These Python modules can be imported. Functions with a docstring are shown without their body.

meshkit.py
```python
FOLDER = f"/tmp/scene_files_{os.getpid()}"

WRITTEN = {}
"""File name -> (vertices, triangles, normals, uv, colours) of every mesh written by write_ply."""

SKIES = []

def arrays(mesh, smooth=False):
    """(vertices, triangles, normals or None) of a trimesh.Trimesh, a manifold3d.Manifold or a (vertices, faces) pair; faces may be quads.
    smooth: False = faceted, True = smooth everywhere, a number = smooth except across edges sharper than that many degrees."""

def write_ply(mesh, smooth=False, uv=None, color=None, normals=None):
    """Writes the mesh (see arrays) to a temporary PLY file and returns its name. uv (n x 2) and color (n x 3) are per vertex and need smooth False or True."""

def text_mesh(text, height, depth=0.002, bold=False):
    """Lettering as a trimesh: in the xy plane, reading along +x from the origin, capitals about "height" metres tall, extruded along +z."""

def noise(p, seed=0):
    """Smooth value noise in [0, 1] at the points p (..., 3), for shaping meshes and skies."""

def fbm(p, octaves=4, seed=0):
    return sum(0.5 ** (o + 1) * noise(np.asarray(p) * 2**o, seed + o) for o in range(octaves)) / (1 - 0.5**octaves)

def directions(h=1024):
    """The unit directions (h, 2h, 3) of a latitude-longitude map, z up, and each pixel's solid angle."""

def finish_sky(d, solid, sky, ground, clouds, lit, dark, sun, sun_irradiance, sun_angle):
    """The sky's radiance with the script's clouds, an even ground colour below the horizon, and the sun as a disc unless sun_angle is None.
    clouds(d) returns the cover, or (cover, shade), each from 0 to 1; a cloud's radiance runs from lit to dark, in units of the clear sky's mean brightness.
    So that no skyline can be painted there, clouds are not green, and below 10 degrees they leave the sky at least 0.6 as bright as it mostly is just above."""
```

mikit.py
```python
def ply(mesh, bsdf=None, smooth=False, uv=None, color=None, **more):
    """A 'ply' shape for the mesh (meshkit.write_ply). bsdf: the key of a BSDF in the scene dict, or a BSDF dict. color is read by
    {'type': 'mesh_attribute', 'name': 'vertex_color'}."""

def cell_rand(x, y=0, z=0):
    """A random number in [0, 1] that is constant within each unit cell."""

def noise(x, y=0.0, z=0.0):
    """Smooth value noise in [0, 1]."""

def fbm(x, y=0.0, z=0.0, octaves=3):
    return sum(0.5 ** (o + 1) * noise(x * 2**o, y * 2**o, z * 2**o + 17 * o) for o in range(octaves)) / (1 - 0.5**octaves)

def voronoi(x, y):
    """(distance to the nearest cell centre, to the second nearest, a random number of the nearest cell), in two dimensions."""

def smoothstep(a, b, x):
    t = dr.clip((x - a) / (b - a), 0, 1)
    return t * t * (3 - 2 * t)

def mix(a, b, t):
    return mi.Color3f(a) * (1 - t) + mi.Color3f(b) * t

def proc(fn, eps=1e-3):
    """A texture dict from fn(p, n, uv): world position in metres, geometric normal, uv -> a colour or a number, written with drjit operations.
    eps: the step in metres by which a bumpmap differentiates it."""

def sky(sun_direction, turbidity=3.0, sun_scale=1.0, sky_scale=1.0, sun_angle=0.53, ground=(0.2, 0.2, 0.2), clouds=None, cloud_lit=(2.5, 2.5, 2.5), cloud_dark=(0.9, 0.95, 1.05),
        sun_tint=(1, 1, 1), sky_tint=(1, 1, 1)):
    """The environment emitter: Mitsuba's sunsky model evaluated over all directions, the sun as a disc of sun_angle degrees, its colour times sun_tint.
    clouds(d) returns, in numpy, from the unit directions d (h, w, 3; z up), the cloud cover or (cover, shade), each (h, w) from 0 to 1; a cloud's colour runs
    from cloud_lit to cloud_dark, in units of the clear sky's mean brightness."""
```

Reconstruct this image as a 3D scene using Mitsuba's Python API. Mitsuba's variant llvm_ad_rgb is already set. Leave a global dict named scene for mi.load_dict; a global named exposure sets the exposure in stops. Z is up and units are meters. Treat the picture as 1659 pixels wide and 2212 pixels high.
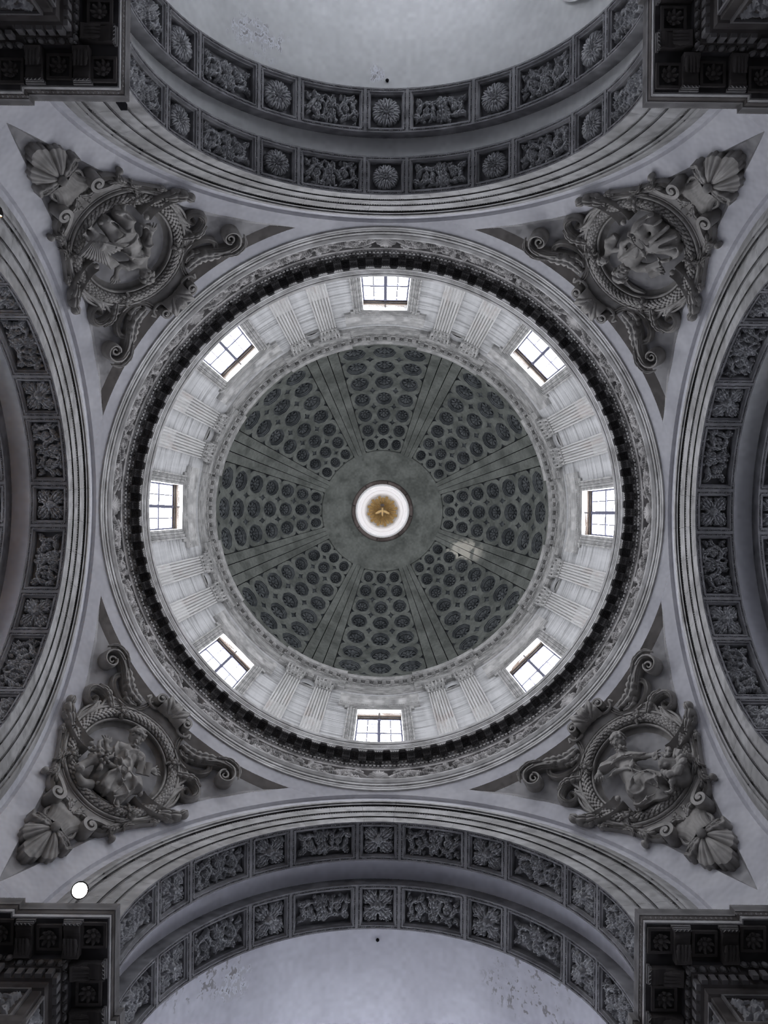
import math, random
import numpy as np, trimesh, shapely, drjit as dr, mitsuba as mi, mikit, meshkit
from scipy.spatial import cKDTree
from shapely.geometry import Polygon
T = mi.ScalarTransform4f
scene, labels = {}, {}
PI = math.pi
rng = np.random.default_rng(7)
# ------------------------------------------------------------------ camera (looks straight up from the floor of the crossing), exposure
EYE = 1.6                                            # heights below are given above the eye
FOCAL, CX, CY = 1710.0, 0.02, 0.19
def euler(a, b, c):
    ca, sa, cb, sb, cc, sc = math.cos(a), math.sin(a), math.cos(b), math.sin(b), math.cos(c), math.sin(c)
    return np.array([[cc, -sc, 0], [sc, cc, 0], [0, 0, 1]]) @ np.array([[cb, 0, sb], [0, 1, 0], [-sb, 0, cb]]) @ np.array([[1, 0, 0], [0, ca, -sa], [0, sa, ca]])
M = np.eye(4); M[:3, :3] = euler(0.0025, 0.0017, -0.0105) @ np.diag([-1, -1, 1]); M[:3, 3] = [CX, CY, EYE]
scene['camera'] = {'type': 'perspective', 'fov': math.degrees(2 * math.atan(1659 / 2 / FOCAL)), 'fov_axis': 'x', 'near_clip': 0.1, 'far_clip': 300.0, 'to_world': T(M)}
exposure = 0.12
# daylight seen as lit panes: radiance of the drum windows, the lantern windows, the nave windows
SKY_DRUM, SKY_LANTERN, SKY_NAVE, SKY_END = (21, 21.3, 22.2), (1.25, 1.23, 1.25), (8.6, 8.9, 9.7), (1.8, 1.85, 2.05)
WARM = (60, 42, 22)
DR = math.degrees(0.0042)                            # the drum is turned a touch against the piers
HS = 19.05                                           # arch centres above the eye

# ------------------------------------------------------------------ mesh helpers
def gfaces(m, n, close=False):
    i, j = np.meshgrid(np.arange(m if close else m - 1), np.arange(n - 1), indexing='ij')
    a = i * n + j; b = ((i + 1) % m) * n + j
    return np.vstack([np.stack([a, b, b + 1], -1).reshape(-1, 3), np.stack([a, b + 1, a + 1], -1).reshape(-1, 3)])
def grid(P, close=False):
    m, n = P.shape[:2]
    return P.reshape(-1, 3), gfaces(m, n, close)
def join(ms):
    vs, fs, o = [], [], 0
    for v, f in ms:
        v = np.asarray(v); vs.append(v); fs.append(np.asarray(f) + o); o += len(v)
    return np.vstack(vs), np.vstack(fs)
def tm(v, f): return trimesh.Trimesh(v, f, process=False)
def vf(m): return np.array(m.vertices), np.array(m.faces)
def up(P):
    P = np.array(P, float); P[..., 2] += EYE; return P
def put(key, mesh, mat, smooth=False, tw=None, em=None):
    d = mesh if isinstance(mesh, dict) else mikit.ply(mesh, mat, smooth)
    d = dict(d)
    if tw is not None: d['to_world'] = tw
    if em is not None: d['emitter'] = {'type': 'area', 'radiance': {'type': 'rgb', 'value': list(em)}}
    scene[key] = d
    return key
def P(mesh, mat, smooth=False): return mikit.ply(mesh, mat, smooth)
used = {}
def num(base):
    used[base] = used.get(base, -1) + 1
    return base if used[base] == 0 else f'{base}_{used[base]:03d}'
def tag(key, label, category=None, group=None, kind=None):
    d = {'label': label}
    if category: d['category'] = category
    if group: d['group'] = group
    if kind: d['kind'] = kind
    labels[key] = d
def stuff(key): labels[key] = {'kind': 'stuff'}
def Rz(deg): return T().rotate([0, 0, 1], deg)
def box(cx, cy, cz, sx, sy, sz):
    m = trimesh.creation.box((sx, sy, sz)); m.apply_translation((cx, cy, cz)); return vf(m)
def lathe(prof, a0, a1, n, soft=False):
    """profile [(r, h)] turned about the dome's axis, angle 0 = north (-y), degrees clockwise in the picture; every profile segment a strip of its own"""
    full = abs(a1 - a0 - 360) < 1e-6
    a = np.radians(np.linspace(a0, a1, n, endpoint=not full))
    ring = lambda r, h: np.stack([r * np.sin(a), -r * np.cos(a), np.full(len(a), h + EYE)], -1)
    if soft: return grid(np.stack([ring(r, h) for r, h in prof], 1), full)
    return join([grid(np.stack([ring(*p), ring(*q)], 1), full) for p, q in zip(prof[:-1], prof[1:])])
def ico(n=1): return vf(trimesh.creation.icosphere(subdivisions=n))
ICO0, ICO1, ICO2 = ico(0), ico(1), ico(2)
def blob(c, r, base=ICO1):
    return base[0] * np.asarray(r, float) + np.asarray(c, float), base[1]
def many(base, Ms):
    """copies of a small mesh under 3x4 frames (n, 3, 4) as one mesh"""
    v, f = base; Ms = np.asarray(Ms)
    V = np.einsum('kij,nj->kni', Ms[:, :, :3], v) + Ms[:, None, :, 3]
    return V.reshape(-1, 3), (f[None] + (np.arange(len(Ms)) * len(v))[:, None, None]).reshape(-1, 3)
def ringframes(r, h, angs):
    """x = along the ring, y = outward, z = up"""
    a = np.radians(angs); z = np.zeros_like(a)
    X = np.stack([np.cos(a), np.sin(a), z], -1); Y = np.stack([np.sin(a), -np.cos(a), z], -1); Z = np.stack([z, z, z + 1], -1)
    Pn = np.stack([r * np.sin(a), -r * np.cos(a), z + h + EYE], -1)
    return np.stack([X, Y, Z, Pn], -1)
def resample(pts, n):
    pts = np.asarray(pts, float)
    # Catmull-Rom through the points, then even spacing
    q = np.vstack([2 * pts[0] - pts[1], pts, 2 * pts[-1] - pts[-2]]); out = []
    for i in range(1, len(q) - 2):
        t = np.linspace(0, 1, 12, endpoint=False)[:, None]
        a, b, c, d = q[i - 1], q[i], q[i + 1], q[i + 2]
        out.append(0.5 * (2 * b + (c - a) * t + (2 * a - 5 * b + 4 * c - d) * t**2 + (3 * b - a - 3 * c + d) * t**3))
    out = np.vstack(out + [pts[-1:]])
    s = np.r_[0, np.cumsum(np.linalg.norm(np.diff(out, axis=0), axis=1))]
    u = np.linspace(0, s[-1], n)
    return np.stack([np.interp(u, s, out[:, k]) for k in range(out.shape[1])], -1)
def spiral(cx, cy, r0, r1, t0, turns, n=40):
    t = np.linspace(0, 1, n); r = r0 * (r1 / r0) ** t; a = t0 + 2 * PI * turns * t
    return np.stack([cx + r * np.cos(a), cy + r * np.sin(a)], -1)
class Relief:
    """carved ornament as a height field: strokes of leaf, stem and bead are laid over each other"""
    def __init__(s, w, h, nx, ny):
        s.x, s.y = np.linspace(-w / 2, w / 2, nx), np.linspace(-h / 2, h / 2, ny)
        s.X, s.Y = np.meshgrid(s.x, s.y, indexing='ij'); s.H = np.zeros_like(s.X); s.Q = np.stack([s.X.ravel(), s.Y.ravel()], -1)
    def stroke(s, pts, w, h, lobes=0, kind='leaf', rib=True, rise=0.5, lob=0.32):
        pts = np.asarray(pts, float)
        c = resample(pts, 48) if len(pts) < 30 else pts
        n = len(c); d, i = cKDTree(c).query(s.Q, distance_upper_bound=w * 1.4)
        ok = np.isfinite(d)
        if not ok.any(): return
        t = i[ok] / (n - 1.0); d = d[ok]
        if kind == 'leaf': ww = w * np.clip(np.sin(PI * np.clip(t * 0.93 + 0.07, 0, 1) ** 0.8), 0, 1) ** 0.6 + 1e-4
        elif kind == 'petal': ww = w * np.clip(np.sin(PI * np.clip(t * 0.62 + 0.16, 0, 1)), 0, 1) * (t < 0.999) + 1e-4
        else: ww = w * (1 - 0.45 * t)
        if lobes: ww = ww * (1 - lob + lob * np.abs(np.sin(PI * (lobes * t - 0.6 * d / w))) ** 0.7)
        k = d / ww; on = k < 1
        z = h * (1 - rise + rise * np.sin(PI * t * 0.9)) * (0.25 + 0.75 * np.sqrt(np.clip(1 - k * k, 0, 1)))
        if rib: z = z * (1 - 0.45 * np.exp(-(k / 0.22) ** 2))
        if lobes: z = z * (1 - 0.28 * np.abs(np.cos(PI * (lobes * t - 0.6 * d / w))) ** 3)
        H = s.H.ravel(); idx = np.where(ok)[0][on]; H[idx] = np.maximum(H[idx], z[on])
    def ball(s, x, y, r, h):
        q = 1 - ((s.X - x) ** 2 + (s.Y - y) ** 2) / r**2
        s.H = np.maximum(s.H, h * np.sqrt(np.clip(q, 0, 1)))
    def scroll(s, cx, cy, r, t0, turn, h, leaves=5, w=0.13, seed=0, core='grapes'):
        g = np.random.default_rng(seed); sp = spiral(cx, cy, r, r * 0.3, t0, turn)
        s.stroke(sp, w * r * 1.1, h * 0.75, kind='stem')
        for k in range(leaves):
            q = 2 + int(k * 30 / leaves); p = sp[q]; tg = sp[q + 1] - sp[q]; tg /= np.linalg.norm(tg); out = p - np.array([cx, cy]); out /= np.linalg.norm(out) + 1e-9
            sg = 1 if k % 2 == 0 else -0.8
            L = r * (0.75 + 0.25 * g.random()) * (1 if k % 2 == 0 else 0.75)
            a = p + tg * L * 0.5 + out * sg * L * 0.22; b = p + tg * L * 0.75 + out * sg * L * 0.6; e = b + (out * sg * 0.9 - tg * 0.4) * L * 0.2
            s.stroke([p, a, b, e], r * 0.25, h * (0.85 + 0.2 * g.random()), lobes=4)
        if core == 'grapes':
            for (i, j) in ((0, 0), (1, 0), (-1, 0), (.5, .9), (-.5, .9), (.5, -.9), (-.5, -.9), (0, 1.7), (0, -1.7)): s.ball(cx + i * r * .17, cy + j * r * .15, r * .11, h * .95)
        else:
            for k in range(6): s.stroke([(cx, cy), (cx + r * .3 * math.cos(k * PI / 3), cy + r * .3 * math.sin(k * PI / 3))], r * .13, h, kind='petal')
            s.ball(cx, cy, r * .12, h)
    def mesh(s, warp, base=0.0, cut=0.0):
        v, f = grid(warp(s.X, s.Y, s.H - base))
        if cut:                                      # only the ornament itself, standing free of its ground
            f = f[(s.H.ravel()[f] > cut).any(1)]; u, inv = np.unique(f, return_inverse=True); v, f = v[u], inv.reshape(-1, 3)
        return v, f

# ------------------------------------------------------------------ materials
def mat(name, fn, rough=None, bump=None, bscale=0.02):
    b = {'type': 'diffuse', 'reflectance': mikit.proc(fn) if callable(fn) else {'type': 'rgb', 'value': list(fn)}}
    if bump is not None: b = {'type': 'bumpmap', 'arbitrary': mikit.proc(bump, eps=0.01), 'scale': bscale, 'nested': b}
    scene[name] = {'type': 'twosided', 'nested': b}
F, sm, mix = mikit.fbm, mikit.smoothstep, mikit.mix
def speck(p, f, lo=0.35, hi=0.65, s=0): return sm(lo, hi, F(p.x * f + s, p.y * f, p.z * f))
def col(c): return mi.Color3f(*c)
mat('plaster', lambda p, n, uv: mix((.48, .482, .520), (.555, .557, .592), speck(p, 0.9)) * (0.93 + 0.14 * mikit.noise(p.x * 9, p.y * 9, p.z * 9)))
def vault_fn(p, n, uv):
    tint = sm(-6, 6, p.y); c = mix(mix((.56, .57, .572), (.55, .55, .60), tint), mix((.66, .67, .672), (.64, .645, .70), tint), speck(p, 0.7, .3, .7)) * (0.92 + 0.16 * mikit.noise(p.x * 7, p.y * 7, p.z * 7))
    m = mi.Float(0); d = mi.Float(0)
    for (x, y, rx, ry, k) in PEEL:
        r = dr.sqrt(dr.square((p.x - x) / rx) + dr.square((p.y - y) / ry))
        e = sm(0.44, 0.60, F(p.x * 4 + x, p.y * 3, p.z * 3, 4) + 0.30 * (1 - r)) * sm(1.5, 0.6, r)
        m = dr.maximum(m, e * (1 if k > 0 else 0)); d = dr.maximum(d, e * (0 if k > 0 else 1))
    fine = mikit.noise(p.x * 17, p.y * 8, 4) * .65 + .35 * mikit.noise(p.x * 40, p.y * 22, 1)
    c = mix(c, mix((.50, .50, .52), (.80, .82, .88), sm(.35, .62, fine)), m * 0.6)
    c = mix(c, mi.Color3f(.22, .21, .21), m * sm(.66, .74, fine) * .8)
    return mix(c, mi.Color3f(.24, .23, .23), d * sm(.60, .72, fine) * 0.8)
PEEL = [(-3.9, -14.3, .75, .55, 1), (-.3, -13.95, .28, .32, 1), (-4.9, 13.6, .9, .75, -1), (-4.3, 14.3, .5, .5, 1), (4.5, 13.4, 1.3, .6, -1), (4.4, 14.6, 1.0, .6, -1)]
mat('vault_plaster', vault_fn)
def stone_fn(a, b, f=1.2, streak=0.0):
    def fn(p, n, uv):
        c = mix(a, b, speck(p, f)) * (0.86 + 0.28 * mikit.noise(p.x * 6, p.y * 6, p.z * 6))
        return c * (1 - 0.25 * speck(p, 3.1, .55, .8, 9))
    return fn
mat('white_stone', stone_fn((.33, .327, .325), (.43, .428, .43)))
mat('grey_stone', stone_fn((.17, .17, .178), (.24, .24, .25), 1.6))
mat('carved_stone', stone_fn((.15, .152, .158), (.215, .218, .226), 2.2))
mat('ring_stone', stone_fn((.30, .297, .296), (.43, .428, .43), 1.4))
mat('frieze_stone', stone_fn((.24, .235, .235), (.40, .39, .39), 2.2))
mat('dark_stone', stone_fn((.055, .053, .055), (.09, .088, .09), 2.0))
def drum_fn(p, n, uv):
    a = dr.atan2(p.y, p.x) * 9.4
    st = F(a * 5, p.z * .35, 0, 3); hz = F(a * .35, p.z * 6.0, 3, 3)
    c = mix((.37, .374, .38), (.47, .473, .482), sm(.3, .7, 0.4 * st + 0.6 * hz))
    return c * (1 - .3 * sm(.62, .8, mikit.noise(a * .6, p.z * 7, 5)))
mat('drum_stone', drum_fn)
def pil_fn(p, n, uv):
    a = dr.atan2(p.y, p.x) * 9.4
    c = mix((.385, .383, .38), (.455, .453, .45), sm(.3, .7, F(a * 7, p.z * .5, 0, 3)))
    rust = sm(.5, .75, F(a * 3 + 5, p.z * .7, 2, 3)) * sm(39.5, 35, p.z)
    return mix(c, mi.Color3f(.37, .335, .32), rust * .55)
mat('pilaster_stone', pil_fn)
mat('cap_stone', stone_fn((.25, .25, .248), (.36, .357, .353), 3))
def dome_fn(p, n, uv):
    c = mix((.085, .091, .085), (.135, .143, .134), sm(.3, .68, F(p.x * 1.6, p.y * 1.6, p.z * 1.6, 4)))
    c = c * (0.82 + 0.36 * mikit.noise(p.x * 9, p.y * 9, p.z * 9))
    r = dr.sqrt(dr.square((p.x - 4.9) / 1.1) + dr.square((p.y - 2.3) / .75))
    return mix(c, mi.Color3f(.50, .48, .42), sm(.40, .66, F(p.x * 3, p.y * 3, p.z * 3, 3) + .30 * (1 - r)) * sm(1.25, .45, r) * .8)
mat('dome_stone', dome_fn)
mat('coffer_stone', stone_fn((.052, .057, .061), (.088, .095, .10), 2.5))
mat('stucco', stone_fn((.165, .158, .152), (.235, .226, .218), 1.7))
mat('stucco_light', stone_fn((.23, .222, .214), (.31, .302, .293), 1.7))
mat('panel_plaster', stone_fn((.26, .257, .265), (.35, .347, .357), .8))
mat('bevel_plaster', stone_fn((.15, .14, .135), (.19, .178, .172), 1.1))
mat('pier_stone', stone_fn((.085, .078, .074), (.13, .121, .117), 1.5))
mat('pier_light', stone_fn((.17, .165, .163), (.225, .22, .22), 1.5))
mat('lintel_stone', stone_fn((.07, .054, .044), (.115, .095, .08), 1.4))
mat('white_paint', (.86, .86, .86))
mat('bar_paint', (.12, .123, .165))
mat('iron', (.03, .028, .028))
mat('brown_mould', stone_fn((.07, .058, .055), (.12, .10, .095), 2))
mat('black', (.015, .015, .017))
for nm, a, b, f in (('carved_stone', (.22, .223, .233), (.31, .314, .325), 2.2), ('stucco', (.19, .182, .175), (.275, .265, .255), 1.7)):
    scene[nm] = {'type': 'twosided', 'nested': {'type': 'principled', 'base_color': mikit.proc(stone_fn(a, b, f)), 'roughness': .5, 'specular': .45}}
scene['gold'] = {'type': 'twosided', 'nested': {'type': 'principled', 'base_color': {'type': 'rgb', 'value': [.42, .29, .12]}, 'metallic': 0.2, 'roughness': .5}}
mat('floor_stone', lambda p, n, uv: mix((.10, .096, .092), (.15, .146, .142), mikit.cell_rand(p.x * .8, p.y * .8)))
mat('pane_glass', (.5, .5, .55))
# ------------------------------------------------------------------ floor and the four arms (barrel vaults) around the crossing
put('floor', grid(np.array([[[-34, -34, 0], [-34, 34, 0]], [[34, -34, 0], [34, 34, 0]]], float)), 'floor_stone'); tag('floor', 'pale marble church floor under the crossing, below the camera', 'floor', kind='structure')
def archpts(rho, n, leg=2.245):
    """points (x, h) of a stilted half circle, from the left foot to the right"""
    a = np.radians(np.linspace(-90, 90, n)); X, H = rho * np.sin(a), HS + rho * np.cos(a)
    return np.stack([np.r_[-rho, X, rho], np.r_[HS - leg, H, HS - leg]], -1)
def sweep_arch(prof, n=72, leg=2.245):
    """profile [(rho, t)], t the depth into the arm from the plane y = -10"""
    out = []
    for (r0, t0), (r1, t1) in zip(prof[:-1], prof[1:]):
        A, B = archpts(r0, n, leg), archpts(r1, n, leg)
        f = lambda Q, t: np.stack([Q[:, 0], np.full(len(Q), -10 - t), Q[:, 1] + EYE], -1)
        out.append(grid(np.stack([f(A, t0), f(B, t1)], 1)))
    return join(out)
SIDES = ['north', 'east', 'south', 'west']; WHERE = ['top', 'right', 'bottom', 'left']
vault = join([sweep_arch([(6.62, 1.2), (6.62, 2.02)], 64), sweep_arch([(6.40, 3.40), (6.40, 20)], 64)])
jamb = join([grid(np.array([[[s * 6.62, -11.2, 0], [s * 6.62, -11.2, HS - 2 + EYE]], [[s * 6.62, -30, 0], [s * 6.62, -30, HS - 2 + EYE]]])) for s in (-1, 1)])
endw = grid(np.array([[[-6.7, -30, 0], [-6.7, -30, 28]], [[6.7, -30, 0], [6.7, -30, 28]]], float))
vp, jp, ep = P(vault, 'vault_plaster', True), P(jamb, 'plaster'), P(endw, 'plaster')
for k, s in enumerate(SIDES):
    w = f'wall_{s}'
    put(w, ep, None, tw=Rz(90 * k)); put(w + '__barrel_vault', vp, None, tw=Rz(90 * k)); put(w + '__jamb', jp, None, tw=Rz(90 * k))
    tag(w, f'grey plaster barrel vault at the {WHERE[k]} of the photo, beyond its coffered arches', 'wall', kind='structure')
# tall windows in the end walls and lunettes in the flanks of the vaults light the arms from outside the frame; one lunette head shows at the top edge
def frame_rect(w, h, t, d):
    return join([box(0, 0, h / 2 + t / 2, w + 2 * t, d, t), box(0, 0, -h / 2 - t / 2, w + 2 * t, d, t), box(-w / 2 - t / 2, 0, 0, t, d, h), box(w / 2 + t / 2, 0, 0, t, d, h)])
nwin = 9
pane1 = grid(np.array([[[-2.4, 0, -3.4], [-2.4, 0, 3.4]], [[2.4, 0, -3.4], [2.4, 0, 3.4]]], float))
ap, afr = P(pane1, 'pane_glass'), P(frame_rect(4.8, 6.8, .25, .3), 'white_stone')
ta = np.linspace(0, 2 * PI, 49)[:-1]; rg = lambda r, z: np.stack([r * np.cos(ta), r * np.sin(ta), 0 * ta + z], -1)
lp = (np.vstack([[[0, 0, .12]], rg(1.75, .12)]), np.array([[0, 1 + (i + 1) % 48, 1 + i] for i in range(48)]))
lpp, lrp = P(lp, 'pane_glass'), P(join([grid(np.stack([rg(a, z), rg(b, y)], 1), True) for a, z, b, y in ((1.75, .14, 1.75, -.02), (1.75, -.02, 1.98, -.14), (1.98, -.14, 2.12, .2))]), 'white_paint')
for k, s in enumerate(SIDES):
    w = f'window_{nwin}'; nwin += 1
    at = Rz(90 * k) @ T().translate([0, -29.8, 14]) @ Rz(180)
    put(w + '__frame', afr, None, tw=at); put(w + '__pane', ap, None, tw=at, em=SKY_END)
    tag(w, f'tall window in the end wall of the {WHERE[k]} arm', 'window', kind='structure')
    for sg, yw in ((-1, -17.6), (1, -16.3 if k == 0 else -17.6), (-1, -22.6), (1, -22.6)):
        w = f'window_{nwin}'; nwin += 1
        at = Rz(90 * k) @ T().translate([0, yw, HS + EYE]) @ T().rotate([0, 1, 0], 66 * sg) @ T().translate([0, 0, 5.97])
        put(w + '__rim', lrp, None, tw=at); put(w + '__pane', lpp, None, tw=at, em=SKY_NAVE)
        tag(w, f'{"near" if yw > -20 else "far"} round white-rimmed window in the {"left" if sg < 0 else "right"} flank of the {WHERE[k]} vault', 'window', kind='structure')

# ------------------------------------------------------------------ pendentives: spherical triangles between the arches
RS, PL, RG = 12.908, 9.878, 8.31
def sph(lon, lat, n=0.0):
    lo, la = np.radians(lon), np.radians(lat); r = RS - n
    return np.stack([r * np.cos(la) * np.cos(lo), r * np.cos(la) * np.sin(lo), HS + r * np.sin(la) + EYE], -1)
def edge_w(lat):                                     # half width in longitude, from the diagonal out to the arch
    c = PL / (RS * np.cos(np.radians(lat)))
    return 45 - np.degrees(np.arccos(np.clip(c, -1, 1)))
LATR = math.degrees(math.asin(8.425 / RS))
PW_LAT, PW = [-9, -2, 0, 3, 8, 15, 21.5, 27.7, 31.6, 35.5, 38.7], [.02, .02, .03, .8, 2.1, 4.4, 7.3, 11.0, 15.0, 20.4, 27.2]
def panel_w(lat): return np.interp(lat, PW_LAT, PW)
lats = np.linspace(0, LATR, 40); lp_ = np.linspace(-8.5, 38.7, 60)
def strip(lat, w0, w1, n0=0.0, n1=0.0, m=6, sgn=1, lon=135):
    t = np.linspace(0, 1, m)[None]; W = w0[:, None] * (1 - t) + w1[:, None] * t
    N = (n0 * (1 - t) + n1 * t) + 0 * W
    return grid(sph(lon + sgn * W, lat[:, None] + 0 * W, N))
eb = np.maximum(edge_w(lats), 0)
def field_parts(lon):
    la = np.linspace(0, 38.7, 40); e = edge_w(la)
    out = [strip(la, panel_w(la), e, sgn=s, lon=lon) for s in (-1, 1)]
    lt = np.r_[38.7, np.linspace(39.4, 40.15, 26), LATR]; e = edge_w(lt)
    out.append(grid(sph(lon + e[:, None] * np.linspace(-1, 1, 60)[None], lt[:, None] + np.zeros((1, 60)))))
    # below the springing the corner goes on as a piece of cylinder
    lo = lon + np.linspace(-1, 1, 12) * edge_w(0.0)
    z = np.array([0, -2.4]); out.append(grid(np.stack([np.stack([RS * np.cos(np.radians(lo)), RS * np.sin(np.radians(lo)), 0 * lo + HS + zz + EYE], -1) for zz in z], 1)))
    return join(out)
def panel_parts(lon):
    la = np.linspace(0, 38.7, 50); w = panel_w(la); iw = np.maximum(w - np.interp(la, [0, 10, 38.7], [.25, .5, 1.6]), 0.0)
    la2 = np.linspace(0, 37.2, 50); w2 = np.maximum(panel_w(la2) - np.interp(la2, [0, 10, 37.2], [.1, .6, 1.2]), panel_w(la2) * .4)
    fld = grid(sph(lon + w2[:, None] * np.linspace(-1, 1, 16)[None], la2[:, None] + np.zeros((1, 16)), -.10))
    side = [strip(la2, w2, panel_w(la2), -.10, 0, 3, s, lon) for s in (-1, 1)]
    topw = np.linspace(-1, 1, 30)
    q3 = np.linspace(0, 1, 8); l3 = 37.2 + 1.5 * q3; wi = w2[-1] * (1 - q3) + panel_w(38.7) * q3
    side += [strip(l3, wi, panel_w(l3), -.10 * (1 - q3)[:, None], 0, 3, s, lon) for s in (-1, 1)]
    a = sph(lon + panel_w(38.7) * topw, 38.7 + 0 * topw, 0); b = sph(lon + w2[-1] * topw, 37.2 + 0 * topw, -.10)
    return fld, join(side), grid(np.stack([a, b], 1))
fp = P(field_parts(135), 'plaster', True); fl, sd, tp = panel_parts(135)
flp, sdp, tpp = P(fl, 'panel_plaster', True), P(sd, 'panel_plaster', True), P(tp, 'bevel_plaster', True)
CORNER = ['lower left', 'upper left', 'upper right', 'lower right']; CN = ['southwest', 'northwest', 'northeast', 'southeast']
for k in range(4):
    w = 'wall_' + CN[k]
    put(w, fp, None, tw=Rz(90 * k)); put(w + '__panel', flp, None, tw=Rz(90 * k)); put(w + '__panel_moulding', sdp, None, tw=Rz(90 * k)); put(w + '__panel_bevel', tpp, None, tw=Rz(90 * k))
    labels[w + '__panel'] = {'label': 'sunken darker triangular panel'}
    tag(w, f'white plastered pendentive with a sunken three-pointed panel at the {CORNER[k]} of the photo', 'pendentive', kind='structure')

# ------------------------------------------------------------------ the coffered arches: archivolt of cut blocks, carved soffit
def rho_of(px, p): return (10 - p) * FOCAL / px - HS
AV = [(676.9, 0), (668.2, 0), (668.0, -.05), (665.0, -.05), (664.6, .015), (657.4, .015), (657.0, -.035), (653.4, -.01), (653.0, .03), (643.9, .03), (643.6, -.05), (641.2, -.05), (639.0, .02), (638.6, .05), (636.0, .04), (633.6, .075), (633.2, .095), (631.0, .095), (630.2, 0)]
AVP = [(rho_of(s, p), -p) for s, p in AV]
NV = 21; dv = 180 / NV; gap = 0.03
def arc_strip(r0, t0, r1, t1, a0, a1, n):
    a = np.radians(np.linspace(a0, a1, n)); f = lambda r, t: np.stack([r * np.sin(a), np.full(n, -10 - t), HS + r * np.cos(a) + EYE], -1)
    return grid(np.stack([f(r0, t0), f(r1, t1)], 1))
vous = join([arc_strip(*p, *q, -dv / 2 + gap, dv / 2 - gap, 7) for p, q in zip(AVP[:-1], AVP[1:])] +
            [grid(np.array([[[r * math.sin(a), -10 - t, HS + r * math.cos(a) + EYE], [r * math.sin(a), -9.93, HS + r * math.cos(a) + EYE]] for r, t in AVP])) for a in (math.radians(-dv / 2 + gap), math.radians(dv / 2 - gap))])
vous = (np.where(np.abs(vous[0][:, 1:2] + 9.93) < 1e-9, vous[0] * [1, 0, 1] + [0, -10.05, 0], vous[0]), vous[1])
vpp = P(vous, 'white_stone')
footp = [P(grid(np.stack([np.stack([s * r + 0 * np.arange(2), 0 * np.arange(2) - 10 - t, np.array([HS, HS - 2.245]) + EYE], -1) for r, t in AVP], 0)), 'white_stone') for s in (-1, 1)]
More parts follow.
